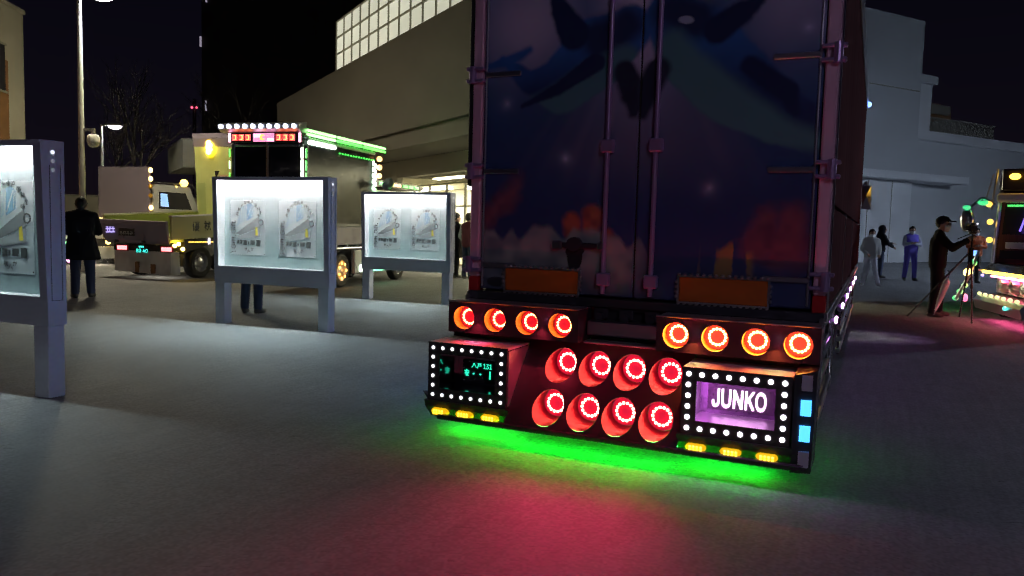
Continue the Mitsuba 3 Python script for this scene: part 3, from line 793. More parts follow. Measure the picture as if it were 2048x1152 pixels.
for i, (x, z) in enumerate(lamps8):
    yr = ypan(z) + .185
    a = np.arange(41) * 2 * PI / 40
    v = np.array([(x + RT_ * math.cos(t), ypan(z + RT_ * math.sin(t)) - .001, z + RT_ * math.sin(t)) for t in a] + [(x + RT_ * math.cos(t), yr + .03, z + RT_ * math.sin(t)) for t in a])
    f = [(k, k + 1, k + 42) for k in range(40)] + [(k, k + 42, k + 41) for k in range(40)]
    lk = add('round_lamp', trimesh.Trimesh(v, f, process=False), 'mat_tube_chrome', TR, pan, smooth=True)
    add('lens', lathe([(.0, -.030), (.080, -.030), (.092, -.024), (.096, -.010), (.098, .03), (.107, .04)], (x, yr + .0, z), (0, 1, 0), 32), 'mat_red_lens', TR, lk, smooth=40, emit=(.42, .008, .035), weight=.1)
    ring = [ball((x + .059 * math.cos(t), yr - .033, z + .059 * math.sin(t)), .0105, 1, (1, .6, 1)) for t in np.arange(14) * 2 * PI / 14]
    add('led_ring', ring, 'mat_bulb', TR, lk, emit=(30, 5.5, 3.2), weight=.12)
    spot(f'lamp_beam_{SP_N:02d}', TR, (x, ypan(z) - .10, z + .03), (0, -1, -.06), np.array([1.0, .03, .13]) * 3.6, cutoff=32, beam=2, weight=.5)
    scene[f'lamp_halo_{SP_N:02d}'] = {'type': 'point', 'position': TR.w((x, ypan(z) - .06, z + .02)), 'intensity': {'type': 'rgb', 'value': [.06, .0014, .006]}, 'sampling_weight': .12}
    SP_N += 1
# body behind the panel, so that no light leaks through
add('bumper_body', hull([(x, y, z) for x in (-1.19, 1.19) for y, z in ((.30, .30), (.30, .90), (.0, .90), (-.02, .69), (.30, .42))]), 'mat_black_matte', TR, trk)


# framed sign boxes left and right
def sign_box(x0, x1, lab, right):
    z0, z1, yf, yk = .235, .645, -.50, -.215
    k = add('sign_box', [plate_xz(sbox(x0, z0, x1, z1).difference(sbox(x0 + .088, z0 + .085, x1 - .088, z1 - .080)), yf, yf + .012),
                         box(x0, x0 + .012, yf + .0125, -.12, z0, z1 - .014), box(x1 - .012, x1, yf + .0125, -.12, z0, z1 - .014), box(x0 + .0125, x1 - .0125, yf + .0125, -.2, z0, z0 + .012)], 'mat_black_paint', TR, trk, label=lab)
    add('top_plate', box(x0, x1, yf + .0125, -.13, z1 - .0135, z1), 'mat_tread', TR, k)
    add('side_plate', box(x1 + .0005, x1 + .006, yf + .02, -.14, z0 + .015, z1 - .02) if not right else box(x1 + .0005, x1 + .006, yf + .02, -.3, z0 + .2, z1 - .02), 'mat_hammered' if not right else 'mat_black_paint', TR, k)
    iw = .026 if right else .0
    cx0, cx1, cz0, cz1 = x0 + .088, x1 - .088, z0 + .085, z1 - .080
    wall = 'mat_hammered' if right else 'mat_mirror_wall'
    add('inner_wall', box(cx0 - .012 - iw, cx0 - .001 - iw, yf + .013, yk, cz0, cz1 + iw), wall, TR, k)
    add('inner_wall', box(cx1 + .001, cx1 + .012, yf + .013, yk, cz0, cz1), wall, TR, k)
    add('inner_floor', box(cx0 - .012 - iw, cx1 + .012, yf + .013, yk, cz0 - .012, cz0 - .001), wall, TR, k)
    add('inner_roof', box(cx0 - .012 - iw, cx1 + .012, yf + .013, yk, cz1 + .001 + iw, cz1 + .012 + iw), 'mat_black_matte', TR, k)
    add('back', box(cx0 - .012 - iw, cx1 + .012, yk + .001, yk + .012, cz0 - .012, cz1 + .012 + iw), 'mat_dark_metal' if right else 'mat_mirror_wall', TR, k)
    pts = []
    for i in range(8):
        x = x0 + .040 + (x1 - x0 - .08) * i / 7
        pts += [(x, z1 - .038), (x, z0 + .040)]
    for i in range(1, 5):
        z = z0 + .040 + (z1 - z0 - .078) * i / 5
        pts += [(x0 + .040, z), (x1 - .040, z)]
    for x, z in pts:
        add('bulb', ball((x, yf - .004, z), .0165 if right else .0135, 2, (1, .6, 1)), 'mat_bulb', TR, k, emit=(3.4, 3.2, 3.6) if right else (1.5, 1.5, 1.6), weight=.06)
    add('back_plate', box(x0 - .01, x1 + .01, -.118, -.11, .10, .69), 'mat_black_matte', TR, k)
    # base with amber lamps
    bs = add('base', hull([(x, y, z) for x in (x0 - .02, x1 + .02) for y, z in ((yf - .012, z0 - .002), (yf + .0, z0 - .05), (-.42, .10), (-.36, .10), (-.36, z0 - .002))]), 'mat_black_paint', TR, k)
    for i in range(3):
        x = x0 + .10 + (x1 - x0 - .22) * i / 2
        y, z = yf - .012, .160
        am = add('amber_lamp', hull([(x - .065, y, z), (x - .04, y - .02, z + .022), (x + .045, y - .02, z + .022), (x + .065, y, z), (x + .045, y - .02, z - .022), (x - .04, y - .02, z - .022), (x - .05, y + .09, z + .028), (x + .05, y + .09, z + .028), (x - .05, y + .09, z - .028), (x + .05, y + .09, z - .028)]), 'mat_amber_lens', TR, k, emit=(.75, .42, .004), weight=.05)
        add('filament', [ball((x - .03 + .022 * j, y - .0215, z + dz_), .0085, 1) for j in range(4) for dz_ in (.009, -.009)], 'mat_bulb', TR, am, emit=(2.6, 1.6, .05), weight=.04)
    return k, (cx0, cx1, cz0, cz1, yk)


mat('mirror_wall', pr((.32, .33, .35), .07, 1.0))
kl, (cx0, cx1, cz0, cz1, yk) = sign_box(-1.31, -.70, 'left sign box with a green number plate mirrored inside', False)
pl = add('number_plate', cbox(cx0 + .045, cx1 - .125, yk - .02, yk - .008, cz0 + .012, cz0 + .175, .004), 'mat_black_matte', TR, kl)
gy = yk - .021
gset = [glyph('八', cx0 + .118, cz0 + .118, .042, gy, .13), glyph('戸', cx0 + .163, cz0 + .118, .040, gy, .13), text_xz('131', .036, cx0 + .210, gy, cz0 + .120, .004, True, .072)]
gset += [glyph('を', cx0 + .055, cz0 + .055, .050, gy, .16)]
gset += [ball((cx0 + .136 + .055 * i, gy - .002, cz0 + .076), .0075, 1) for i in range(2)] + [box(cx0 + .262, cx0 + .275, gy - .004, gy, cz0 + .045, cz0 + .105)]
add('plate_digits', gset, 'mat_bulb', TR, pl, emit=(.02, .95, .55), weight=.08, kind='stuff')
kr, (cx0, cx1, cz0, cz1, yk) = sign_box(.48, 1.115, 'right sign box with glowing lilac letters inside', True)
add('letters', text_xz('JUNKO', .112, cx0 + .046, yk - .02, cz0 + .050, .014, True, .335), 'mat_bulb', TR, kr, emit=(2.8, 1.7, 2.7), weight=.5)
add('letter_halo', box(cx0 + .02, cx1 - .012, yk - .006, yk - .001, cz0 + .025, cz1 - .03), 'mat_black_matte', TR, kr)
add('purple_tube', [cyl((cx0 - .014, -.476, cz0 + .02), (cx0 - .014, -.476, cz1 - .005), .007, 8), cyl((cx0 + .0, -.477, cz1 + .015), (cx1 - .03, -.477, cz1 + .015), .006, 8)], 'mat_bulb', TR, kr, emit=(80, 14, 90), weight=1.6)
# the right end with its blue side lamps
ep = add('end_pillar', hull([(x, y, z) for x, y, z in ((1.125, -.50, .09), (1.235, -.47, .09), (1.235, -.1, .09), (1.125, -.1, .09), (1.125, -.50, .66), (1.245, -.47, .69), (1.245, -.1, .69), (1.125, -.1, .69))]), 'mat_black_paint', TR, trk)
for z, on in ((.62, 0), (.475, 1), (.325, 1), (.175, 0)):
    m = hull([(x, y, zz) for x in (1.165, 1.222) for zz in (z - .045, z + .045) for y in (-.505, -.44)])
    add('side_lamp', m, 'mat_clear_lens' if not on else 'mat_bulb', TR, ep, emit=(.10, .85, 2.2) if on else None, weight=.15) if on else add('side_lamp', m, 'mat_clear_lens', TR, ep)
le = add('left_wing', hull([(-1.30, -.48, .24), (-1.40, -.42, .27), (-1.30, -.2, .24), (-1.30, -.48, .20), (-1.30, -.2, .16), (-1.38, -.40, .255)]), 'mat_black_paint', TR, trk)
for y in (-.40, ):
    add('blue_lamp', hull([(-1.335, y - .03, .30), (-1.335, y + .03, .30), (-1.345, y - .03, .36), (-1.345, y + .02, .36), (-1.365, y, .31), (-1.352, y, .40)]), 'mat_bulb', TR, le, emit=(.15, .5, 2.4), weight=.1)
add('wing_bracket', cyl((-1.32, -.38, .25), (-1.34, -.39, .31), .012, 8), 'mat_chrome_rough', TR, le)

# green underglow, and blue and lilac marker lamps along the sides
add('underglow_tube', [cyl((-.68, -.44, .137), (.46, -.44, .137), .008, 8), cyl((-1.25, -.30, .11), (-.70, -.30, .11), .008, 8), cyl((.48, -.30, .11), (1.0, -.30, .11), .008, 8)], 'mat_bulb', TR, trk, emit=(.4, 210, 2), weight=3)
for k in range(7):
    y = .8 + 1.25 * k
    add('marker_lamp', cbox(-1.285, -1.262, y - .06, y + .06, .62, .68, .006), 'mat_bulb', TR, trk, emit=(26, 60, 170), weight=.7)
    add('marker_bracket', box(-1.262, -1.19, y - .02, y + .02, .63, .67), 'mat_dark_metal', TR, trk)
for k in range(6):
    y = 1.2 + 1.3 * k
    add('marker_lamp', cbox(1.255, 1.275, y - .05, y + .05, .80, .85, .006), 'mat_bulb', TR, trk, emit=(24, 9, 32), weight=.5)
    add('marker_bracket', box(1.19, 1.255, y - .02, y + .02, .81, .84), 'mat_dark_metal', TR, trk)
spot('purple_beam', TR, (1.27, 7.3, .75), (.18, 0, -1), (16, 9, 22), cutoff=46, beam=15, weight=.4)

# undercarriage, chrome rails and wheels
add('chassis', [box(-.45, -.30, .3, 11.2, .55, .88), box(.30, .45, .3, 11.2, .55, .88), box(-.6, .6, 3.2, 4.8, .45, .85)], 'mat_dark_metal', TR, trk)
for s in (-1, 1):
    x = 1.215 * s
    for j, z in enumerate((.30, .42, .54, .72)):
        for (y0, y1) in ((-.05, 1.0), (3.3, 7.6)):
            add('side_rail', [cyl((x, y0, z), (x, y1, z), .026, 10)] + ([ball((x + .02 * s, yy, z), .022, 1) for yy in np.arange(y0 + .02, y1, .06)] if j in (1, 3) else []), 'mat_chrome', TR, trk)
    for y in (-.02, .95, 3.35, 5.4, 7.5):
        add('rail_post', box(x - .012, x + .012, y - .02, y + .02, .26, .9), 'mat_dark_metal', TR, trk)
    add('studded_strip', [cbox(min(x, x + .03 * s), max(x, x + .03 * s), -.1, 9.3, .90, .955, .006)] + [ball((x + .03 * s, yy, .928), .018, 1) for yy in np.arange(-.05, 9.2, .08)], 'mat_stud', TR, trk)


def wheel(fr, p, r, w, side, parent, rimmat='mat_chrome_rough', name='wheel'):
    """p: centre; the axle lies along local x; side: +1 when the outside looks towards +x"""
    ax = (side, 0, 0)
    q = (p[0] - side * w / 2, p[1], p[2])
    k = add(name, lathe([(r * .58, 0), (r * .9, 0), (r * .97, .02), (r, .05), (r, w - .05), (r * .97, w - .02), (r * .88, w), (r * .60, w - .01)], q, ax, 32), 'mat_rubber', fr, parent, smooth=35)
    rm = add('rim', lathe([(r * .60, w - .012), (r * .57, w - .02), (r * .52, w * .55), (r * .34, w * .55), (r * .28, w * .8), (r * .14, w * .86), (.0, w * .88)], q, ax, 32), rimmat, fr, k, smooth=35)
    nb = []
    for i in range(8):
        a = i * PI / 4
        c = (p[0] + side * (w * .07), p[1] + r * .42 * math.cos(a), p[2] + r * .42 * math.sin(a))
        nb.append(cyl(c, (c[0] + side * .03, c[1], c[2]), r * .055, 8))
    add('wheel_nuts', nb, 'mat_chrome', fr, k)
    return k


for s in (-1, 1):
    for y in (1.65, 2.65):
        wheel(TR, (1.05 * s, y, .40), .40, .28, s, trk)
    wheel(TR, (1.05 * s, 10.2, .42), .42, .28, s, trk)
cabk = add('cab', hull([(x, y, z) for x in (-1.17, 1.17) for y, z in ((9.75, .75), (9.75, 2.9), (10.9, 2.95), (11.5, 2.3), (11.6, 1.6), (11.6, .5), (9.75, .6))]), 'mat_truck_side', TR, trk)
add('roof_visor', hull([(x, y, z) for x in (-1.2, 1.2) for y, z in ((9.8, 2.96), (9.8, 3.7), (11.0, 2.99), (11.4, 3.1))]), 'mat_chrome_rough', TR, cabk)
for s in (1, -1):
    mk = add('mirror', hull([(s * x, y, z) for x, y, z in ((1.24, 10.55, 1.95), (1.40, 10.6, 1.95), (1.23, 10.55, 2.38), (1.38, 10.6, 2.38), (1.24, 10.72, 1.98), (1.40, 10.72, 1.98), (1.25, 10.7, 2.36), (1.38, 10.7, 2.36), (1.31, 10.5, 2.2))]), 'mat_chrome', TR, cabk)
    add('mirror_arm', [cyl((s * 1.15, 10.8, 2.3), (s * 1.3, 10.65, 2.45), .018, 8), cyl((s * 1.3, 10.65, 2.45), (s * 1.3, 10.65, 2.36), .018, 8)], 'mat_chrome', TR, mk)

# ------------------------------------------------------------------ box truck with green light tubes
VT = Frame(-4.197, 15.65, -.267)
bt = thing('lighted_box_truck', 'small box truck outlined with green light tubes, behind the middle display case', 'truck')
GREEN = (.22, 1.9, .15)
GW = (1.7, 3.4, 1.5)
add('cargo_body', box(-1.66, -.03, .06, 3.25, .95, 3.10), 'mat_mirror_dark', VT, bt)
add('roof', cbox(-1.70, .0, -.02, 3.3, 3.10, 3.16, .02), 'mat_dark_metal', VT, bt)
dl = add('rear_door', cbox(-1.56, -.83, .02, .055, 1.0, 2.93, .006), 'mat_mirror_dark', VT, bt)
dr_ = add('rear_door', cbox(-.81, -.10, .02, .055, 1.0, 2.93, .006), 'mat_mirror_dark', VT, bt)
add('door_frame', [cbox(-1.66, -1.58, -.0, .06, .95, 2.99, .01), cbox(-.09, -.03, -.0, .06, .95, 2.99, .01), cbox(-1.575, -.095, .0, .06, 2.935, 2.99, .008)], 'mat_chrome_rough', VT, bt)
add('lock_rod', cyl((-.80, -.02, 1.0), (-.80, -.02, 3.0), .022, 10), 'mat_chrome', VT, bt)
# visor of white bulbs
vs = add('rear_visor', hull([(x, y, z) for x in (-1.82, .0) for y, z in ((-.22, 3.26), (-.22, 3.34), (.1, 3.42), (.1, 3.2), (-.1, 3.2))]), 'mat_hammered', VT, bt)
for i in range(10):
    x = -1.74 + .183 * i
    add('bulb', ball((x, -.235, 3.305), .052, 1, (1, .6, 1)), 'mat_bulb', VT, vs, emit=(2.2, 2.5, 3.2), weight=.1)
    add('reflector_cup', cyl((x + .07, -.20, 3.28), (x + .10, -.16, 3.37), .012, 6), 'mat_chrome', VT, vs)
sg = add('rear_sign', cbox(-1.64, .0, -.10, .0, 3.0, 3.19, .01), 'mat_black_paint', VT, bt, label='lit red and pink sign panel under the bulb visor')
for i, x in enumerate((-1.50, -1.35, -1.20, -.50, -.35, -.20)):
    add('sign_letter', [box(x - .062, x + .062, -.112, -.101, 3.03, 3.165)], 'mat_bulb', VT, sg, emit=(1.3, .06, .05), weight=.06)
    add('letter_lamp', [box(x - .035, x + .035, -.118, -.1125, 3.13, 3.145), box(x - .035, x + .035, -.118, -.1125, 3.05, 3.065), box(x + .015, x + .035, -.118, -.1125, 3.066, 3.129)], 'mat_bulb', VT, sg, emit=(3.2, 1.1, .25), weight=.04)
add('pink_panel', cbox(-1.08, -.60, -.115, -.101, 3.01, 3.185, .02), 'mat_bulb', VT, sg, emit=(1.25, .32, .62), weight=.1)
cm = Point(-.86, 3.10).buffer(.058).difference(Point(-.84, 3.10).buffer(.034)).difference(sbox(-.84, 3.07, -.78, 3.13))
add('crescent', plate_xz(cm, -.122, -.116), 'mat_bulb', VT, sg, emit=(2.4, 1.0, .05), weight=.02)
add('panel_letters', [text_xz('LIVE', .05, -1.05, -.116, 3.10, .004, True, .14), text_xz('HEART', .04, -.75, -.116, 3.03, .004, True, .13)][0:1] and [box(-1.05 + .04 * i, -1.03 + .04 * i, -.12, -.116, 3.10, 3.16) for i in range(4)] + [box(-.74 + .035 * i, -.72 + .035 * i, -.12, -.116, 3.03, 3.08) for i in range(4)], 'mat_bulb', VT, sg, emit=(3.5, 2.2, 2.8), weight=.03)
for x in (-1.615, -.025):
    add('pink_tube', cbox(x - .03, x + .03, -.13, -.10, 3.0, 3.19, .012), 'mat_bulb', VT, sg, emit=(3.0, 1.0, 1.6), weight=.08)
for k in range(5):
    z = 2.80 - .24 * k
    add('edge_light', cbox(-1.70, -1.67, -.03, .0, z - .085, z + .085, .012), 'mat_bulb', VT, bt, emit=GREEN if k != 1 else GW, weight=.08)
    add('edge_light', cbox(-.055, .005, -.05, -.005, z - .115, z + .115, .02), 'mat_bulb', VT, bt, emit=(3.2, 3.6, 3.0), weight=.1)
    add('edge_light', cbox(.012, .04, .02, .07, z - .10, z + .10, .012), 'mat_bulb', VT, bt, emit=(.03, 1.5, .08), weight=.1)
# side: two rows of tubes above a dark picture panel
for k in range(3):
    y0 = .06 + 1.25 * k
    for j, z in enumerate((3.26, 3.18)):
        add('light_tube', cbox(.0, .06, y0, y0 + 1.20, z - .03, z + .03, .025), 'mat_bulb', VT, bt, emit=(.75, 2.6, .6) if (k == 0 or j == 0) else (.12, 2.0, .12), weight=.3)
    add('tube_bracket', box(-.02, .02, y0 + 1.2, y0 + 1.25, 3.12, 3.30), 'mat_black_paint', VT, bt)
add('light_tube', cbox(.0, .06, .10, 1.25, 2.98, 3.07, .03), 'mat_bulb', VT, bt, emit=(2.4, 3.6, 2.8), weight=.4)
for k in range(14):
    add('small_light', ball((.02, 1.45 + .13 * k, 2.93 - .0), .022, 1), 'mat_bulb', VT, bt, emit=(.05, 1.4, .1), weight=.02)
add('bead_row', [ball((.0, .2 + .11 * k, 3.095), .04, 1) for k in range(28)], 'mat_stud', VT, bt, kind='stuff')
pic = add('side_picture', box(-.028, -.018, .2, 3.1, 1.42, 2.96), 'mat_mirror_dark', VT, bt)
add('picture_frame', [box(-.03, -.008, .14, 3.16, 1.36, 1.42), box(-.03, -.01, .14, .2, 1.42, 2.96), box(-.03, -.01, 3.1, 3.16, 1.42, 2.96)], 'mat_dark_metal', VT, bt)
for k in range(10):
    z = 2.86 - .145 * k
    add('edge_light', ball((.02, 3.12, z), .062, 1, (.5, .8, 1)), 'mat_bulb', VT, bt, emit=(2.2, 3.4, 2.2), weight=.06)
    add('edge_light', ball((.025, 3.24, z - .05), .05, 1, (.5, .8, 1.2)), 'mat_bulb', VT, bt, emit=(2.6, 3.0, 3.0) if k < 4 else (.5, 2.6, .5), weight=.06)
for k in range(3):
    add('amber_lamp', ball((.06, 3.36, 2.98 - .2 * k), .07, 1), 'mat_bulb', VT, bt, emit=(3.2, 1.5, .4), weight=.08)
add('horn', [lathe([(.02, 0), (.03, .2), (.06, .3), (.12, .36)], (.12, 3.45 + .06 * i, 2.38), (.5, -.6, .08 * (i - 1)), 14) for i in range(3)], 'mat_chrome', VT, bt)
add('lower_side', cbox(-.05, .0, .06, 3.25, .95, 1.35, .01), 'mat_grey_body', VT, bt)
add('chrome_rail', [cyl((.02, .1, .88), (.02, 3.2, .88), .03, 10)] + [ball((.02, .3 + .5 * k, .93), .04, 1) for k in range(6)], 'mat_chrome', VT, bt)
add('chassis', [box(-1.3, -.35, .1, 5.6, .55, .9)], 'mat_dark_metal', VT, bt)
add('rear_bumper', cbox(-1.66, -.02, -.05, .08, .45, .72, .02), 'mat_chrome_rough', VT, bt)
for x in (-1.5, -.2):
    add('tail_lamp', cbox(x - .09, x + .09, -.065, -.051, .54, .66, .01), 'mat_red_lens', VT, bt)
sk = add('side_skirt', cbox(-.10, .0, 2.25, 4.35, .28, .84, .02), 'mat_white_body', VT, bt)
for s, x in ((1, -.16), (-1, -1.5)):
    wk = wheel(VT, (x, 1.75, .38), .38, .22, s, bt)
    if s > 0:
        for i in range(7):
            a = 2 * PI * i / 7
            add('amber_lamp', ball((x + .12, 1.75 + .17 * math.cos(a), .38 + .17 * math.sin(a)), .036, 1, (.6, 1, 1)), 'mat_bulb', VT, wk, emit=(4.5, 1.9, .25), weight=.08)
    wheel(VT, (x, 4.85, .38), .38, .22, s, bt)
add('round_lamp', cyl((.0, 2.55, .40), (.03, 2.55, .40), .085, 18), 'mat_bulb', VT, sk, emit=(2.4, 3.2, 2.4), weight=.1)
add('marker_sign', cbox(.0, .03, 3.1, 4.2, .30, .42, .012), 'mat_bulb', VT, sk, emit=(.35, 2.8, 1.3), weight=.3)
add('mud_light', cbox(.0, .05, .2, 1.0, .80, .84, .01), 'mat_bulb', VT, bt, emit=(3.2, 1.4, .2), weight=.3)
ck = add('cab', hull([(x, y, z) for x in (-1.66, -.02) for y, z in ((3.45, .55), (3.45, 2.25), (5.0, 2.28), (5.55, 1.6), (5.65, .5))]), 'mat_white_body', VT, bt)
add('side_window', hull([(-.0195, 3.9, 1.5), (-.0195, 4.9, 1.5), (-.0195, 4.75, 2.1), (-.0195, 3.9, 2.1), (-.012, 3.9, 1.5), (-.012, 4.9, 1.5), (-.012, 4.75, 2.1), (-.012, 3.9, 2.1)]), 'mat_dark_glass', VT, ck)
lbk = add('roof_light_bar', hull([(x, y, z) for x in (-1.5, -.03) for y, z in ((3.35, 2.33), (3.35, 2.50), (6.2, 2.50), (6.5, 2.44), (6.2, 2.34))]), 'mat_black_paint', VT, ck)
for (y0, y1, e) in ((3.55, 4.1, (.08, 1.5, .35)), (4.2, 4.34, (2.4, 1.1, .5)), (4.37, 4.51, (2.4, 1.1, .5)), (4.54, 4.68, (2.4, 1.1, .5)), (4.71, 4.85, (2.4, 1.1, .5)), (4.98, 5.3, (.05, 1.1, .15)), (5.36, 5.68, (.05, 1.1, .15)), (5.74, 6.05, (.05, 1.1, .15))):
    add('bar_lamp', cbox(-.03, -.01, y0, y1, 2.38, 2.46, .008), 'mat_bulb', VT, lbk, emit=e, weight=.08)

# ------------------------------------------------------------------ white tipper truck
DT = Frame(-7.916, 18.051, -.33)
tp = thing('tipper_truck', 'white tipper truck with a glowing turquoise number plate, left of the middle display case', 'truck')
TILT = .045


def tb(z, y):
    return z + TILT * y


def slabs(pts_yz, x0, x1):
    return hull([(x, y, z) for x in (x0, x1) for y, z in pts_yz])


tg = add('tailgate', hull([(-2.07, -.10, 1.37), (-.02, -.10, 1.35), (-2.05, -.04, 1.38), (-.02, -.04, 1.36), (-1.88, .02, .83), (-.03, .02, .82), (-1.9, -.03, .90), (-.03, -.03, .88), (-2.04, -.12, 1.28), (-.02, -.12, 1.25)]), 'mat_grey_body', DT, tp)
add('panel_rib', [cbox(x - .04, x + .04, -.075, -.03, .92, 1.2, .01) for x in (-1.3, -.72)], 'mat_grey_body', DT, tg)
add('lit_sticker', [strokes_xz([[(.0, .75), (1, .75)], [(.0, .5), (1, .55)], [(.1, .95), (.2, .3)], [(.5, .95), (.45, .3)], [(.8, .9), (.85, .35)], [(.0, .2), (1, .25)]], -1.80, 1.02, .26, -.10, .1, .004)], 'mat_bulb', DT, tg, emit=(.55, .45, 1.2), weight=.05)
add('letter_plate', [box(-1.42, -.95, -.098, -.092, 1.0, 1.18)], 'mat_dark_metal', DT, tg)
add('plate_letters', [strokes_xz([[(.0, .8), (1, .8)], [(.2, 1), (.2, 0)], [(.8, 1), (.8, 0)], [(0, .4), (1, .4)]], -1.38 + .1 * i, 1.03, .075, -.098, .14, .003) for i in range(4)], 'mat_ink_pale', DT, tg)
for x in (-1.55, -.75):
    add('latch', [cbox(x - .05, x + .05, -.06, .0, .84, .90, .01), cyl((x, -.06, .84), (x, -.06, .78), .02, 8)], 'mat_dark_metal', DT, tg)
for s, x0, x1 in ((1, -.05, .0), (-1, -2.05, -2.0)):
    bs = add('bed_side', slabs([(.05, .93), (.05, 1.46), (3.25, 1.62), (3.25, 1.09)], x0, x1), 'mat_bed_paint', DT, tp)
    add('top_rail', slabs([(.03, 1.462), (.03, 1.50), (3.25, 1.66), (3.25, 1.622)], x0 - .015, x1 + .015), 'mat_chrome_rough', DT, bs)
    if s > 0:
        for i, c in enumerate('優秋林味'):
            y = .72 + .40 * i + (.12 if i > 1 else 0)
            ms = [glyph(c, 0, 0, .24, 0, .10)]
            for m_ in ms:
                v = m_.vertices.copy()
                m_.vertices = np.stack([.001 - v[:, 1], y + v[:, 0], 1.14 + .05 * (y - .7) + v[:, 2]], 1)
            add('painted_character', ms, 'mat_ink', DT, bs)
        add('character_box', box(.0005, .0022, 1.58, 1.88, 1.12, 1.46), 'mat_ink_pale', DT, bs)
add('bed_floor', slabs([(.05, .86), (.05, .93), (3.3, 1.09), (3.3, 1.02)], -2.0, -.05), 'mat_green_bed', DT, tp)
add('bed_lining', [slabs([(.06, .935), (.06, 1.45), (3.2, 1.61), (3.2, 1.09)], -1.998, -1.985), slabs([(.06, .935), (.06, 1.45), (3.2, 1.61), (3.2, 1.09)], -.065, -.052)], 'mat_green_bed', DT, tp)
hb = add('headboard', hull([(x, y, z) for x in (-2.02, -.02) for y, z in ((3.28, 1.0), (3.36, 1.0), (3.10, 3.74), (3.18, 3.74))]), 'mat_headboard', DT, tp, label='tall painted headboard with a yellow lamp near its top')
add('board_top', hull([(x, y, z) for x in (-2.04, 0) for y, z in ((3.06, 3.76), (3.20, 3.76), (3.06, 3.62), (3.115, 3.4), (3.2, 3.6))]), 'mat_grey_body', DT, hb)
add('green_band', hull([(x, y, z) for x in (-1.98, -1.72) for y, z in ((3.275, 1.05), (3.28, 1.05), (3.095 + .035, 3.3), (3.10 + .035, 3.3))]), 'mat_green_bed', DT, hb)
for (z, r) in ((3.30, .085), (3.40, .095), (3.50, .095), (3.58, .07)):
    pass
add('yellow_lamp', [ball((-1.50 + dx, 3.07, z), r, 2, (1, .45, 1)) for z, r, dx in ((3.26, .09, 0), (3.38, .10, 0), (3.49, .085, 0), (3.32, .05, .09), (3.43, .05, .09))], 'mat_bulb', DT, hb, emit=(26, 18, .8), weight=1.2)
# airbrushed head of a dark-haired figure, only partly seen over the display case
add('painted_hair', plate_xz(Polygon([(-1.12 + .28 * math.cos(a), 2.86 + .26 * math.sin(a)) for a in np.linspace(0.1, 3.3, 14)] + [(-1.34, 2.55), (-1.22, 2.75), (-1.05, 2.82), (-.92, 2.75)]), 3.165, 3.171), 'mat_hair', DT, hb)
add('painted_face', plate_xz(Polygon([(-1.10 + .16 * math.cos(a), 2.64 + .20 * math.sin(a)) for a in np.linspace(0, 2 * PI, 20)[:-1]]), 3.172, 3.178), 'mat_skin', DT, hb)
add('rear_beam', cbox(-1.68, .02, .0, .12, .655, .80, .01), 'mat_black_matte', DT, tp)
for x in (-1.37, -.06):
    tl = add('tail_lamp', cbox(x - .21, x + .17, -.03, .0, .645, .79, .01), 'mat_red_lens', DT, tp)
    add('lamp_glow', cbox(x - .17, x + .13, -.036, -.0305, .67, .765, .01), 'mat_bulb', DT, tl, emit=(4.5, .65, .7), weight=.2)
pk = add('number_plate', cbox(-1.0, -.62, -.025, .0, .61, .79, .006), 'mat_black_matte', DT, tp)
for n_, (t_, x_, w_) in enumerate((('80', -.985, .16), ('40', -.79, .16))):
    add('plate_digits', text_xz(t_, .085, x_, -.026, .62, .004, True, w_), 'mat_bulb', DT, pk, emit=(.03, 1.3, 1.0), weight=.08, kind='stuff')
add('plate_caption', box(-.89, -.74, -.03, -.026, .735, .775), 'mat_bulb', DT, pk, emit=(.03, 1.3, 1.0), weight=.02)
gd = add('guard_box', hull([(-1.63, -.02, .66), (.03, -.02, .655), (-1.63, .25, .66), (.03, .25, .655), (-1.60, -.05, .17), (.06, -.06, .12), (-1.6, .25, .17), (.06, .25, .12), (-1.66, .02, .30)]), 'mat_white_body', DT, tp)
add('stain_plate', cbox(-.98, -.86, -.068, -.03, .15, .40, .01), 'mat_brown_tile', DT, gd)
add('stain_plate', cbox(-.52, -.38, -.07, -.03, .14, .36, .01), 'mat_brown_tile', DT, gd)
for s, x in ((1, -.13), (-1, -1.85)):
    wheel(DT, (x, 1.03, .39), .39, .26, s, tp)
    wheel(DT, (x, 3.85, .39), .39, .26, s, tp)
add('mudguard', [slabs([(.42, .60), (.40, .30), (.46, .30), (.5, .62)], -.30, .0), slabs([(.4, .64), (.5, .95), (1.75, .98), (1.7, .90), (.55, .86), (.47, .62)], -.28, -.01)], 'mat_black_matte', DT, tp)
for (y, z) in ((.12, .80), (.38, .72), (.25, .84)):
    add('amber_lamp', ball((.02, y, z), .05, 1, (.6, 1.3, 1)), 'mat_bulb', DT, tp, emit=(26, 16, 2), weight=.5)
add('amber_bar', cbox(-.02, .0, .6, 1.5, .86, .90, .006), 'mat_bulb', DT, tp, emit=(1.2, .7, .05), weight=.2)
add('side_marker', cbox(.0, .02, 1.25, 1.33, .82, .98, .006), 'mat_bulb', DT, tp, emit=(1.4, 1.2, 1.6), weight=.05)
add('chassis', [box(-1.4, -.55, .1, 4.6, .5, .86)], 'mat_dark_metal', DT, tp)
ck = add('cab', hull([(x, y, z) for x in (-1.9, -.1) for y, z in ((3.55, .6), (3.55, 2.15), (4.5, 2.2), (5.05, 1.5), (5.1, .5))]), 'mat_white_body', DT, tp)
add('side_window', hull([(x, y, z) for x in (-.1005, -.09) for y, z in ((3.8, 1.45), (4.7, 1.45), (4.45, 2.05), (3.8, 2.05))]), 'mat_dark_glass', DT, ck)
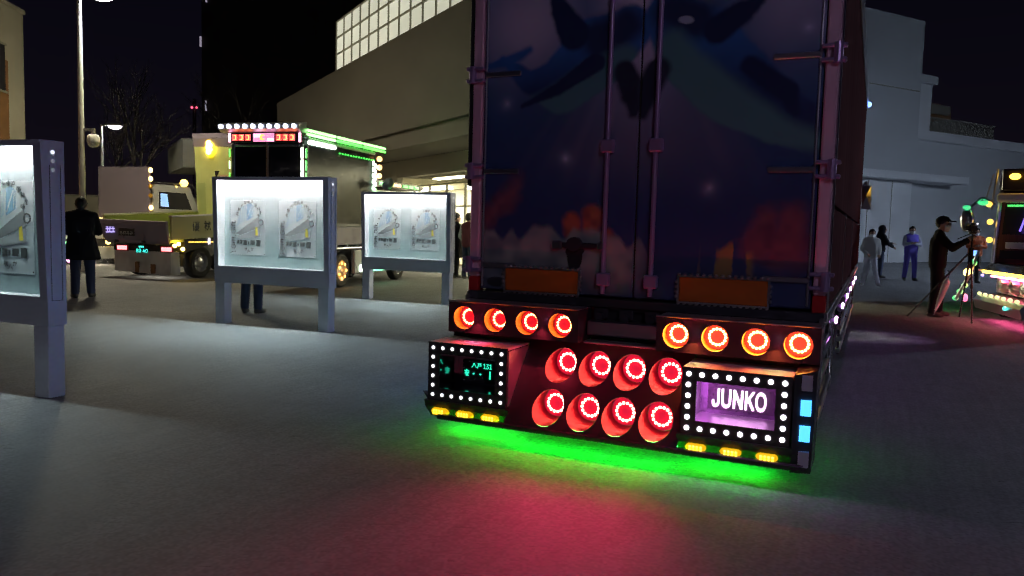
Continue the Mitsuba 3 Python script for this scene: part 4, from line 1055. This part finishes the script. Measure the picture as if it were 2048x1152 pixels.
add('under_light', cbox(-1.4, -.4, .55, .62, .30, .33, .005), 'mat_bulb', DT, tp, emit=(12, 11, 9), weight=1.0)

# ------------------------------------------------------------------ second white truck with a tall blank panel
FT = Frame(-12.45, 25.067, -.33)
ft = thing('panel_truck', 'white truck with a tall blank panel and amber lamps, behind the tipper truck', 'truck')
tpn = add('tall_panel', cbox(-1.03, 1.04, -.04, .04, 1.1, 3.02, .01), 'mat_grey_body', FT, ft)
add('panel_notch', cbox(-.13, .02, -.06, .05, 2.985, 3.04, .01), 'mat_dark_metal', FT, tpn)
for z in (2.91, 2.64, 1.74):
    add('amber_lamp', ball((1.09, -.02, z), .085, 2, (.8, .8, 1)), 'mat_bulb', FT, tpn, emit=(5.0, 3.0, .8), weight=.3)
for z in (2.4, 2.12):
    add('dead_lamp', ball((1.08, -.02, z), .07, 1), 'mat_amber_lens', FT, tpn)
for x0, x1 in ((1.0, 1.05), (-1.05, -1.0)):
    sk = add('bed_side', cbox(x0, x1, -3.4, -.05, .78, 1.34, .01), 'mat_white_body', FT, ft)
    add('yellow_trim', cbox(x0 - .01, x1 + .01, -3.4, -.05, 1.342, 1.40, .008), 'mat_bulb', FT, sk, emit=(.9, .62, .10), weight=.3)
add('bed_floor', box(-1.0, 1.0, -3.4, -.05, .78, .86), 'mat_green_bed', FT, ft)
add('tailgate', cbox(-1.05, 1.05, -3.46, -3.41, .78, 1.36, .01), 'mat_white_body', FT, ft)
add('side_skirt', cbox(.98, 1.02, -2.6, -.9, .18, .55, .01), 'mat_white_body', FT, ft)
add('chassis', box(-.6, .6, -3.3, 1.9, .42, .77), 'mat_black_matte', FT, ft)
for y in (-1.68, -2.5):
    add('amber_lamp', ball((1.07, y, .68), .08, 1), 'mat_bulb', FT, ft, emit=(5.0, 2.8, .5), weight=.4)
for i, (y, z, e) in enumerate(((-3.13, .62, (.3, 3.5, .9)), (-3.10, .42, (2.4, 3.4, 1.6)), (-3.04, .20, (3.4, 1.2, 2.8)))):
    add('marker_lamp', ball((1.09, y, z), .085, 1), 'mat_bulb', FT, ft, emit=e, weight=.3)
add('under_light', [cbox(.80, .86, -3.0, -.6, .20, .23, .005)], 'mat_bulb', FT, ft, emit=(22, 18, 13), weight=1.2)
for s in (1, -1):
    wheel(FT, (.88 * s, -1.2, .38), .38, .24, s, ft)
    wheel(FT, (.88 * s, 1.35, .38), .38, .24, s, ft)
ck = add('cab', hull([(x, y, z) for x in (-1.0, 1.03) for y, z in ((.10, .6), (.10, 2.42), (.25, 2.5), (1.75, 2.48), (2.15, 1.75), (2.25, 1.5), (2.25, .5))]), 'mat_white_body', FT, ft)
add('side_window', hull([(x, y, z) for x in (1.031, 1.042) for y, z in ((.38, 1.72), (1.85, 1.72), (1.55, 2.26), (.38, 2.26))]), 'mat_dark_glass', FT, ck)
add('window_glow', hull([(x, y, z) for x in (1.043, 1.047) for y, z in ((.44, 1.80), (.80, 1.78), (.72, 2.2), (.44, 2.22))]), 'mat_bulb', FT, ck, emit=(.12, .42, .95), weight=.05)
add('roof_lamp', [ball((.98, 1.55, 2.60), .13, 2)], 'mat_bulb', FT, ck, emit=(6.5, 4.2, .5), weight=1.0)
add('roof_rack', [cyl((1.0, .2, 2.56), (1.0, 1.9, 2.56), .022, 8), cyl((-.9, .2, 2.56), (-.9, 1.9, 2.56), .022, 8), cyl((1.0, 1.9, 2.56), (1.0, 2.3, 2.2), .02, 8)], 'mat_chrome_rough', FT, ck)
add('roof_bulb', [ball((1.0, 1.15, 2.45), .05, 1)], 'mat_bulb', FT, ck, emit=(4, 2.6, .3), weight=.2)
mk = add('mirror', cbox(1.10, 1.25, 2.0, 2.06, 1.75, 2.2, .02), 'mat_chrome', FT, ck)
add('mirror_arm', cyl((1.0, 2.0, 2.2), (1.2, 2.03, 2.2), .015, 8), 'mat_chrome', FT, mk)

# ------------------------------------------------------------------ truck at the right edge
RF = Frame(8.77, 14.34, -1.815)
RG = Frame(8.77, 14.34, -.78)         # the cab looks more towards the camera than its pointed bumper
rt = thing('right_edge_truck', 'decorated truck cab cut off by the right edge, with green lamps and a pink-lit bumper', 'truck')
add('cab', hull([(x, y, z) for x in (.0, 2.2) for y, z in ((.25, .95), (.0, 1.05), (.02, 1.3), (.22, 2.25), (.35, 2.4), (1.7, 2.45), (1.7, .7))]), 'mat_truck_side', RG, rt)
add('windscreen', hull([(x, y, z) for x in (.12, 2.08) for y, z in ((-.012, 1.12), (.0, 1.12), (.185, 2.12), (.2, 2.12))]), 'mat_dark_glass', RG, rt)
add('pillar', [cyl((.03, -.02, 1.0), (.03, .22, 2.4), .035, 10), cyl((.03, .18, 2.4), (-.02, .2, 2.72), .025, 10)], 'mat_chrome_rough', RG, rt)
add('purple_tube', cyl((.42, -.03, 1.62), (.50, .13, 2.04), .018, 8), 'mat_bulb', RG, rt, emit=(.35, .2, 1.5), weight=.05)
add('green_tube', cyl((.16, .15, 2.08), (.45, .15, 2.08), .02, 8), 'mat_bulb', RG, rt, emit=(.02, .8, .12), weight=.05)
add('dash_card', cbox(.2, .5, .0, .02, 1.30, 1.42, .01), 'mat_cloth_pale', RG, rt)
vk = add('visor', cbox(.02, 2.2, -.06, .25, 2.14, 2.30, .03), 'mat_white_wall_pale', RG, rt)
sb = add('roof_sign', cbox(.06, 2.2, .05, .30, 2.34, 2.74, .02), 'mat_black_paint', RG, rt)
for x in (.27, .50, .95, 1.2):
    add('amber_lamp', ball((x, .03, 2.60), .075, 2, (1.2, .6, .8)), 'mat_bulb', RG, sb, emit=(6.5, 3.2, .25), weight=.3)
for (y, z) in ((-.10, 2.1), (-.06, 1.78), (-.05, 1.45)):
    add('pillar_lamp', ball((-.02, y, z), .055, 1), 'mat_bulb', RF, rt, emit=(2.4, 1.3, .15), weight=.15)
bp_ = add('front_panel', hull([(x, y, z) for x in (.0, 2.2) for y, z in ((-.02, 1.03), (-.10, .90), (-.10, .86), (.2, .86), (.2, 1.03))]), 'mat_black_paint', RF, rt)
for k in range(9):
    add('amber_lamp', [ball((.06 + .22 * k + dx, -.13, .875), .032, 1) for dx in (0, .07, .14)], 'mat_bulb', RF, bp_, emit=(4.0, 2.5, .3), weight=.1)
gk = add('grille_recess', [box(.05, 2.2, .10, .14, .50, .86), box(.05, 2.2, -.08, .10, .845, .857)], 'mat_hammered', RF, rt)
add('pink_tube', [cyl((.2, -.04, .80), (2.1, -.04, .80), .018, 8)], 'mat_bulb', RF, rt, emit=(22, 2.0, 4.5), weight=1.0)
for k in range(4):
    add('grille_ornament', lathe([(.0, .12), (.10, .10), (.16, .0)], (.55 + .5 * k, .09, .66), (0, -1, 0), 16), 'mat_chrome_rough', RF, gk)
bk = add('bumper', hull([(x, y, z) for x, y, z in ((-.02, -.18, .44), (2.2, -.18, .44), (-.05, -.24, .36), (2.2, -.24, .36), (-.05, -.20, .20), (2.2, -.20, .20), (.0, .15, .2), (2.2, .15, .2), (0, .15, .48), (2.2, .15, .48))]), 'mat_chrome_rough', RF, rt)
for k in range(7):
    add('bumper_lamp', ball((.12 + .30 * k, -.19, .47), .05, 1, (1.3, .7, .7)), 'mat_bulb', RF, bk, emit=(1.0, 1.25, .45), weight=.15)
add('teal_lamp', ball((1.6, -.25, .33), .04, 1), 'mat_bulb', RF, bk, emit=(.1, 1.6, 1.3), weight=.05)
add('blue_lamp', ball((-.02, -.12, .80), .03, 1), 'mat_bulb', RF, bk, emit=(.2, .3, 1.6), weight=.03)
add('underglow_tube', [cyl((.1, .1, .16), (2.1, .1, .16), .014, 8)], 'mat_bulb', RF, rt, emit=(34, 3.5, 9), weight=1.2)
wk_ = add('side_ornament', [cyl((-.0, -.22, 1.25), (-.0, -.34, .80), .03, 8), cyl((0, -.34, .80), (0, -.55, .33), .03, 8), cyl((0, -.2, .9), (0, 0, .9), .02, 8)], 'mat_chrome_rough', RF, rt)
for (y, z, r, e) in ((-.27, 1.20, .06, (.25, .75, 2.6)), (-.29, 1.02, .075, (.02, .8, .16)), (-.36, .84, .085, (5.0, 4.2, .9)), (-.40, .60, .06, (.02, .9, .14)), (-.47, .48, .06, (.02, 1.1, .2)), (-.54, .36, .055, (.03, 1.2, .3))):
    add('side_lamp', ball((-.03, y, z), r, 1, (.8, 1, .9)), 'mat_bulb', RF, wk_, emit=e, weight=.15)
add('pink_lamp', ball((-.02, -.38, .37), .06, 1, (.8, .8, 1.3)), 'mat_bulb', RF, wk_, emit=(2.2, .25, .6), weight=.1)
mk = add('mirror', ball((-.10, -.42, 1.80), .17, 2, (.7, .7, 1.3)), 'mat_chrome', RF, rt, smooth=40)
add('mirror_arm', [cyl((.0, .0, 2.1), (-.08, -.2, 2.22), .022, 8), cyl((-.08, -.2, 2.22), (-.10, -.42, 2.0), .022, 8)], 'mat_chrome', RF, mk)
add('mirror_lamp', ball((-.10, -.44, 2.04), .07, 1, (1.2, 1, .6)), 'mat_bulb', RF, mk, emit=(.02, .75, .25), weight=.1)
add('eave_lamp', ball((-.05, -.18, 2.12), .09, 1, (1.3, 1, .5)), 'mat_bulb', RF, rt, emit=(.03, .9, .28), weight=.15)
add('eave', hull([(-.10, -.25, 2.08), (.02, -.20, 2.08), (-.08, -.1, 2.14), (.02, -.05, 2.14)]), 'mat_dark_metal', RF, rt)
add('corner_post', [cyl((-.02, -.06, 2.0), (.0, .0, 2.74), .02, 8), cyl((-.06, -.16, 2.1), (-.02, -.06, 2.64), .015, 8)], 'mat_chrome_rough', RF, rt)
add('chassis', box(.3, 1.9, .2, 5.0, .4, .9), 'mat_black_matte', RG, rt)
for x, s in ((.16, -1), (2.04, 1)):
    wheel(RG, (x, .75, .40), .40, .24, s, rt)
    wheel(RG, (x, 4.2, .40), .40, .24, s, rt)
add('cargo_box', cbox(.0, 2.2, 1.8, 6.2, .95, 2.9, .03), 'mat_truck_side', RG, rt)
spot('green_beam', RF, (-.15, -.55, .5), (-2.4, .65, -.6), (.1, 5, .7), cutoff=15, beam=4, weight=.4)

# ------------------------------------------------------------------ people
def ball_m(p, r, sq=(1, 1, 1), n=14):
    return m3.Manifold.sphere(r, n).scale(tuple(sq)).translate(tuple(map(float, p)))


def bone(a, ra, b, rb):
    return m3.Manifold.batch_hull([ball_m(a, ra), ball_m(b, rb)])


def blend(parts, edge=.022, it=8):
    m = m3.Manifold.batch_boolean(parts, m3.OpType.Add).refine_to_length(edge).to_mesh()
    t = trimesh.Trimesh(np.array(m.vert_properties[:, :3]), np.array(m.tri_verts), process=True)
    if it:
        trimesh.smoothing.filter_taubin(t, lamb=.5, nu=.53, iterations=it)
    return t


def lerp(a, b, t):
    return tuple(np.array(a) * (1 - t) + np.array(b) * t)


BASE = dict(pelvis=(0, 0, .93), waist=(0, 0, 1.08), chest=(0, .01, 1.30), neck=(0, .0, 1.47), head=(0, .03, 1.60),
            shL=(-.18, 0, 1.40), shR=(.18, 0, 1.40), elL=(-.24, .0, 1.12), elR=(.24, .0, 1.12), wrL=(-.25, .08, .88), wrR=(.25, .08, .88),
            hipL=(-.09, 0, .90), hipR=(.09, 0, .90), knL=(-.10, .01, .49), knR=(.10, .01, .49), anL=(-.11, -.02, .08), anR=(.11, -.02, .08))


def person(x, y, heading, scale, pose, label, top, bottom, shoes='mat_shoe', hair='mat_hair', mask=True, cap_=None, coat=None, hood=False, topname='jacket', group=None, skirt=None, hairlen=0, glasses=False, headtilt=(0, 0), stout=1.0, toes=None):
    """heading: the way the person faces, degrees clockwise from the camera's direction"""
    J = {**BASE, **pose}
    fr0 = Frame(x, y, -math.radians(heading))
    fr = Frame(x, y, -math.radians(heading))
    fr.M = fr.M @ T4().scale([scale, scale, scale])
    k = thing('person', label, 'person', group)
    H = np.array(J['head'])
    ht = np.array([headtilt[0], headtilt[1]])          # how the face turns: x shift, z shift of the face
    fd = np.array([ht[0], 1.0, ht[1]]); fd = fd / np.linalg.norm(fd)
    sd = np.cross(fd, [0, 0, 1]); sd /= np.linalg.norm(sd)
    up = np.cross(sd, fd)
    hp = lambda a, b, c: H + sd * a + fd * b + up * c
    skin = [bone(J['neck'], .055, H - up * .04, .055), ball_m(H + up * .03, .096, (.86, 1.02, 1.12)), m3.Manifold.batch_hull([ball_m(hp(0, .015, .0), .078), ball_m(hp(0, .055, -.085), .034), ball_m(hp(.03, .02, -.06), .04), ball_m(hp(-.03, .02, -.06), .04)]),
            m3.Manifold.batch_hull([ball_m(hp(0, .095, .02), .009), ball_m(hp(0, .112, -.015), .014)]),
            ball_m(hp(.085, -.005, 0), .024, (.5, 1, 1.4)), ball_m(hp(-.085, -.005, 0), .024, (.5, 1, 1.4))]
    skin += [bone(J['pelvis'], .10, J['waist'], .10), bone(J['waist'], .10, J['chest'], .12), bone(J['chest'], .12, J['neck'], .05)]
    for s in 'LR':
        skin += [bone(J['sh' + s], .055, J['el' + s], .040), bone(J['el' + s], .038, J['wr' + s], .027), bone(J['chest'], .09, J['sh' + s], .05), bone(J['pelvis'], .09, J['hip' + s], .08), bone(J['hip' + s], .08, J['kn' + s], .052), bone(J['kn' + s], .050, J['an' + s], .036)]
        e, w_ = np.array(J['el' + s]), np.array(J['wr' + s])
        d = (w_ - e) / np.linalg.norm(w_ - e)
        q = np.cross(d, [0, 0, 1] if abs(d[2]) < .8 else [0, 1, 0]); q /= np.linalg.norm(q)
        q = q * (1 if s == 'L' else -1)
        c = np.cross(d, q); c = c if c[2] < 0 else -c
        palm = w_ + d * .055
        skin.append(m3.Manifold.batch_hull([ball_m(w_ + d * .015, .024), ball_m(w_ + d * .085 + q * .028, .014), ball_m(w_ + d * .085 - q * .028, .014)]))
        for i in range(4):
            o = w_ + d * .088 + q * (.030 - .020 * i)
            L = (.030, .034, .032, .025)[i]
            m_ = o + d * L + c * .012
            skin += [bone(o, .0095, m_, .0085), bone(m_, .0085, m_ + d * L * .6 + c * .025, .0075)]
        th = w_ + d * .03 + q * .026
        skin += [bone(th, .012, th + d * .03 + q * .022, .010), bone(th + d * .03 + q * .022, .010, th + d * .06 + q * .024, .008)]
    body = add('body', blend(skin, .02, 4), 'mat_skin', fr, k, smooth=True)
    # eyes
    for s in (-1, 1):
        add('eye', ball(hp(.032 * s, .085, .022), .011, 1), 'mat_ink', fr, k)
    # trousers
    tr_ = [m3.Manifold.batch_hull([ball_m(np.array(J['pelvis']) + [.06, 0, .06], .115 * stout), ball_m(np.array(J['pelvis']) + [-.06, 0, .06], .115 * stout), ball_m(J['hipL'], .105 * stout), ball_m(J['hipR'], .105 * stout)])]
    for s in 'LR':
        tr_ += [bone(J['hip' + s], .10 * stout, J['kn' + s], .074 * stout), bone(J['kn' + s], .074 * stout, np.array(J['an' + s]) + [0, 0, .03], .066)]
    add('trousers', blend(tr_, .028, 6), bottom, fr, k, smooth=True)
    # shoes
    for i, s in enumerate('LR'):
        a = np.array(J['an' + s])
        tdir = np.array([(-.25 if s == 'L' else .25), 1.0, 0]) if toes is None else np.array([toes[i], 1, 0])
        tdir = tdir / np.linalg.norm(tdir)
        base = np.array([a[0], a[1], 0.0])
        sh = m3.Manifold.batch_hull([ball_m(a + [0, 0, -.01], .05), ball_m(base - tdir * .045 + [0, 0, .038], .036), ball_m(base + tdir * .16 + [0, 0, .03], .029), ball_m(base + tdir * .10 + [.022, 0, .036], .033), ball_m(base + tdir * .10 + [-.022, 0, .036], .033)])
        zlo = sh.bounding_box()[2]
        shk = add('shoe', blend([sh.translate((0, 0, .006 - zlo))], .025, 3), shoes, fr, k, smooth=True)
    # upper clothing
    P_, C_, N_ = np.array(J['pelvis']), np.array(J['chest']), np.array(J['neck'])
    wst = np.array(J['waist'])
    jk = [m3.Manifold.batch_hull([ball_m(P_ + [.075, 0, .0], .125 * stout), ball_m(P_ + [-.075, 0, .0], .125 * stout), ball_m(wst + [.07, 0, 0], .125 * stout), ball_m(wst + [-.07, 0, 0], .125 * stout)]),
          m3.Manifold.batch_hull([ball_m(wst + [.07, 0, 0], .125 * stout), ball_m(wst + [-.07, 0, 0], .125 * stout), ball_m(C_ + [.08, 0, 0], .135 * stout), ball_m(C_ + [-.08, 0, 0], .135 * stout)]),
          m3.Manifold.batch_hull([ball_m(C_ + [.08, 0, 0], .13), ball_m(C_ + [-.08, 0, 0], .13), ball_m(J['shL'], .078), ball_m(J['shR'], .078), ball_m(N_ - [0, 0, .01], .078)])]
    slv = []
    for s in 'LR':
        slv += [bone(J['sh' + s], .080, J['el' + s], .062), bone(J['el' + s], .062, lerp(J['el' + s], J['wr' + s], .97), .047)]
    if skirt:
        zl, rw = skirt
        jk.append(m3.Manifold.batch_hull([ball_m(wst + [.07, 0, 0], .13), ball_m(wst + [-.07, 0, 0], .13)] + [ball_m((a * rw, b * rw * .75, zl + .03), .03) for a, b in ((1, 0), (-1, 0), (.7, .7), (-.7, .7), (.7, -.7), (-.7, -.7), (0, 1), (0, -1))]))
    if isinstance(coat, tuple):        # sleeves in another cloth
        add(topname, blend(jk, .028, 6), top, fr, k, smooth=True)
        add('sleeves', blend(slv, .025, 5), coat[0], fr, k, smooth=True)
    else:
        add(topname, blend(jk + slv, .026, 6), top, fr, k, smooth=True)
    # hair, cap, hood, mask
    if hood:
        add('hood', blend([ball_m(hp(0, -.03, .03), .128, (.95, 1, 1.1)).trim_by_plane(tuple(map(float, -fd)), float(-(H @ fd) - .045)), bone(hp(0, -.04, -.03), .11, N_ + [0, -.02, -.02], .11)], .025, 4), top, fr, k, smooth=True)
    else:
        cut = hp(0, .035, 0)
        shell = ball_m(hp(0, -.012, .045), .108, (.92, 1.05, 1.08))
        shell = shell.trim_by_plane(tuple(map(float, (up * .75 - fd * .66))), float((up * .75 - fd * .66) @ hp(0, .05, .055)))
        hs = [shell]
        if hairlen:
            hs.append(m3.Manifold.batch_hull([ball_m(hp(0, -.05, .03), .09), ball_m(hp(0, -.06, -hairlen), .06)]))
        add('hair', blend(hs, .022, 3), hair, fr, k, smooth=True)
    if cap_:
        dome = ball_m(hp(0, -.005, .06), .113, (.95, 1.06, .95)).trim_by_plane(tuple(map(float, up)), float(up @ hp(0, 0, .065)))
        brim = m3.Manifold.batch_hull([ball_m(hp(.06, .07, .072), .011), ball_m(hp(-.06, .07, .072), .011), ball_m(hp(.035, .19, .058), .009), ball_m(hp(-.035, .19, .058), .009)])
        add('cap', blend([dome, brim], .02, 2), cap_, fr, k, smooth=True)
    if mask:
        mk_ = m3.Manifold.batch_hull([ball_m(hp(.0, .098, -.02), .022), ball_m(hp(.058, .05, -.025), .022), ball_m(hp(-.058, .05, -.025), .022), ball_m(hp(.0, .085, -.085), .02), ball_m(hp(.04, .04, -.085), .02), ball_m(hp(-.04, .04, -.085), .02)])
        add('face_mask', blend([mk_], .02, 3), 'mat_mask', fr, k, smooth=True)
    if glasses:
        gs = [trimesh.creation.torus(.024, .0035, 16, 6) for _ in range(2)]
        for g_, s in zip(gs, (-1, 1)):
            v = g_.vertices.copy()
            g_.vertices = np.array([hp(.033 * s + a, .108 + c, .022 + b) for a, b, c in v])
        add('glasses', gs + [cyl(hp(.058 * s, .105, .025), hp(.085 * s, .0, .025), .003, 6) for s in (-1, 1)], 'mat_dark_metal', fr, k)
    return k, fr


# dark coat, seen from behind, looking down at a phone to the left
person(-7.57, 13.72, -28, 1.03, dict(head=(0, .09, 1.57), neck=(0, .03, 1.46), elR=(.26, .10, 1.13), wrR=(.10, .28, 1.12), elL=(-.26, .10, 1.13), wrL=(-.08, .30, 1.12), anR=(.13, .05, .08), knR=(.12, .05, .49)),
       'person in a long black coat seen from behind, right of the nearest display case', 'mat_cloth_black', 'mat_cloth_navy', skirt=(.66, .26), topname='coat', mask=False, headtilt=(0, -.45), hairlen=.05, stout=1.08)
# hidden by the middle display case, only the legs are seen
person(-4.05, 12.13, 8, 1.0, dict(), 'person in blue jeans standing behind the middle display case, only legs visible', 'mat_cloth_black', 'mat_cloth_navy', shoes='mat_shoe', mask=False)
# pair at the storefront
person(-1.60, 21.6, 60, 1.02, dict(elR=(.24, .12, 1.12), wrR=(.12, .30, 1.15), elL=(-.24, .12, 1.12), wrL=(-.12, .30, 1.15)), 'person dressed all in black between the farthest display case and the big truck', 'mat_cloth_black', 'mat_cloth_black', mask=False, skirt=(.55, .22), topname='coat')
person(-1.22, 21.2, 38, 1.02, dict(elL=(-.27, -.02, 1.13), wrL=(-.22, .12, .93), elR=(.27, -.02, 1.13), wrR=(.22, .12, .93)), 'person in a maroon vest with pale sleeves, half hidden by the big truck', 'mat_cloth_maroon', 'mat_cloth_navy', coat=('mat_cloth_grey',), topname='vest', mask=False, hair='mat_cloth_brown')
# right side
person(10.44, 22.83, 192, .95, dict(hipL=(-.09, 0, .90), knL=(-.14, .05, .50), anL=(-.26, -.05, .08), knR=(.12, .06, .50), anR=(.20, .02, .08), elR=(.27, .02, 1.12), wrR=(.16, .22, 1.0), elL=(-.25, .0, 1.12), wrL=(-.20, .18, .98), chest=(.02, .02, 1.30)),
       'person in pale trousers and a light top with a white mask, beside the big truck', 'mat_cloth_grey', 'mat_cloth_pale', shoes='mat_shoe_white', hair='mat_cloth_brown', hairlen=.02)
person(12.9, 27.5, 92, 1.05, dict(elR=(.22, .16, 1.14), wrR=(.10, .36, 1.05), elL=(-.22, .18, 1.14), wrL=(-.08, .40, 1.15), head=(0, .06, 1.60)), 'person in a black hooded jacket turned to the right, behind the pale-dressed person', 'mat_cloth_black', 'mat_cloth_navy', hood=True, mask=False)
person(13.35, 26.27, 188, 1.04, dict(elR=(.25, .10, 1.16), wrR=(.02, .24, 1.22), elL=(-.25, .10, 1.16), wrL=(-.02, .25, 1.20), anL=(-.15, -.02, .08), anR=(.15, -.02, .08), knL=(-.13, .01, .49), knR=(.13, .01, .49)),
       'person with folded arms in blue overalls and a white mask', 'mat_cloth_blue', 'mat_cloth_blue', coat=('mat_cloth_lilac',), topname='overalls', stout=1.05)
pc, pcf = person(7.87, 14.49, 118, 1.06, dict(anL=(-.16, .06, .08), knL=(-.13, .06, .49), anR=(.13, -.04, .08), knR=(.11, .0, .49), elR=(.24, .20, 1.22), wrR=(.10, .42, 1.34), elL=(-.22, .22, 1.20), wrL=(-.06, .44, 1.36), head=(0, .05, 1.60)),
       'person in black with a cap, glasses and white mask operating a camera on a tripod', 'mat_cloth_black', 'mat_cloth_black', cap_='mat_cloth_black', glasses=True, stout=1.12, shoes='mat_cloth_brown', headtilt=(.25, 0.05))
person(15.15, 25.68, 190, 1.04, dict(elR=(.25, .10, 1.16), wrR=(.04, .24, 1.20), elL=(-.25, .10, 1.16), wrL=(-.02, .25, 1.18)), 'person in an orange-brown jacket with folded arms behind the tripod', 'mat_cloth_orange', 'mat_cloth_brown', stout=1.08)

# tripod with camera, umbrella
tk = thing('tripod', 'black camera tripod with spread legs in front of the person with the cap', 'tripod')
TP = Frame(8.28, 14.15, 0)
top = (0, 0, 1.25)
for (dx, dy) in ((-.97, .21), (.10, .38), (-.42, -.80)):
    pass
feet = [(7.31, 14.36), (8.36, 14.52), (7.95, 13.42)]
feet = [(a - 8.28 + .0, b - 14.15) for a, b in feet]
for (fx, fy) in feet:
    m_ = lerp(top, (fx, fy, .01), .5)
    lg = add('leg', [cyl(lerp(top, (fx, fy, .01), .04), m_, .017, 8), cyl(m_, (fx, fy, .012), .012, 8), cyl(lerp(top, (fx, fy, .01), .48), lerp(top, (fx, fy, .01), .53), .022, 8)], 'mat_black_matte', TP, tk)
    add('foot', ball((fx, fy, .018), .017, 1), 'mat_rubber', TP, lg)
add('hub', [cyl((0, 0, 1.16), (0, 0, 1.30), .035, 10), cyl((0, 0, .95), (0, 0, 1.55), .015, 8)], 'mat_black_matte', TP, tk)
add('head', [cbox(-.05, .05, -.05, .05, 1.55, 1.60, .01), cyl((.0, .0, 1.57), (-.2, .12, 1.45), .009, 6)], 'mat_black_matte', TP, tk)
cm_ = thing('camera', 'small black camera mounted on the tripod', 'camera')
CF = Frame(8.28, 14.15, .3)
add('camera_body', cbox(-.07, .07, -.04, .04, 1.602, 1.71, .012), 'mat_black_matte', CF, cm_)
add('viewfinder', cbox(-.03, .03, -.03, .035, 1.711, 1.745, .008), 'mat_black_matte', CF, cm_)
add('camera_lens', lathe([(.042, .0), (.042, .09), (.035, .095), (.03, .06), (0, .06)], (0, .04, 1.655), (0, 1, 0), 16), 'mat_black_paint', CF, cm_)
add('flash_lamp', ball((.05, -.045, 1.735), .016, 1), 'mat_bulb', CF, cm_, emit=(1.6, 1.5, 1.7), weight=.02)
um = thing('umbrella', 'closed white umbrella hanging against the legs of the person with the cap', 'umbrella')
UF = Frame(7.74, 14.12, 0)
a_, b_ = (.14, .0, .74), (-.06, .03, .06)
add('canopy', [lathe([(.012, .0), (.055, .06), (.06, .16), (.045, .42), (.018, .62)], a_, tuple(np.array(b_) - np.array(a_)), 12)], 'mat_umbrella_white', UF, um, smooth=40)
add('tip', cyl(lerp(a_, b_, .86), b_, .008, 8), 'mat_chrome_rough', UF, um)
add('handle', [cyl(a_, (.165, .0, .83), .010, 8), cyl((.165, 0, .83), (.14, .02, .88), .011, 8)], 'mat_black_matte', UF, um)
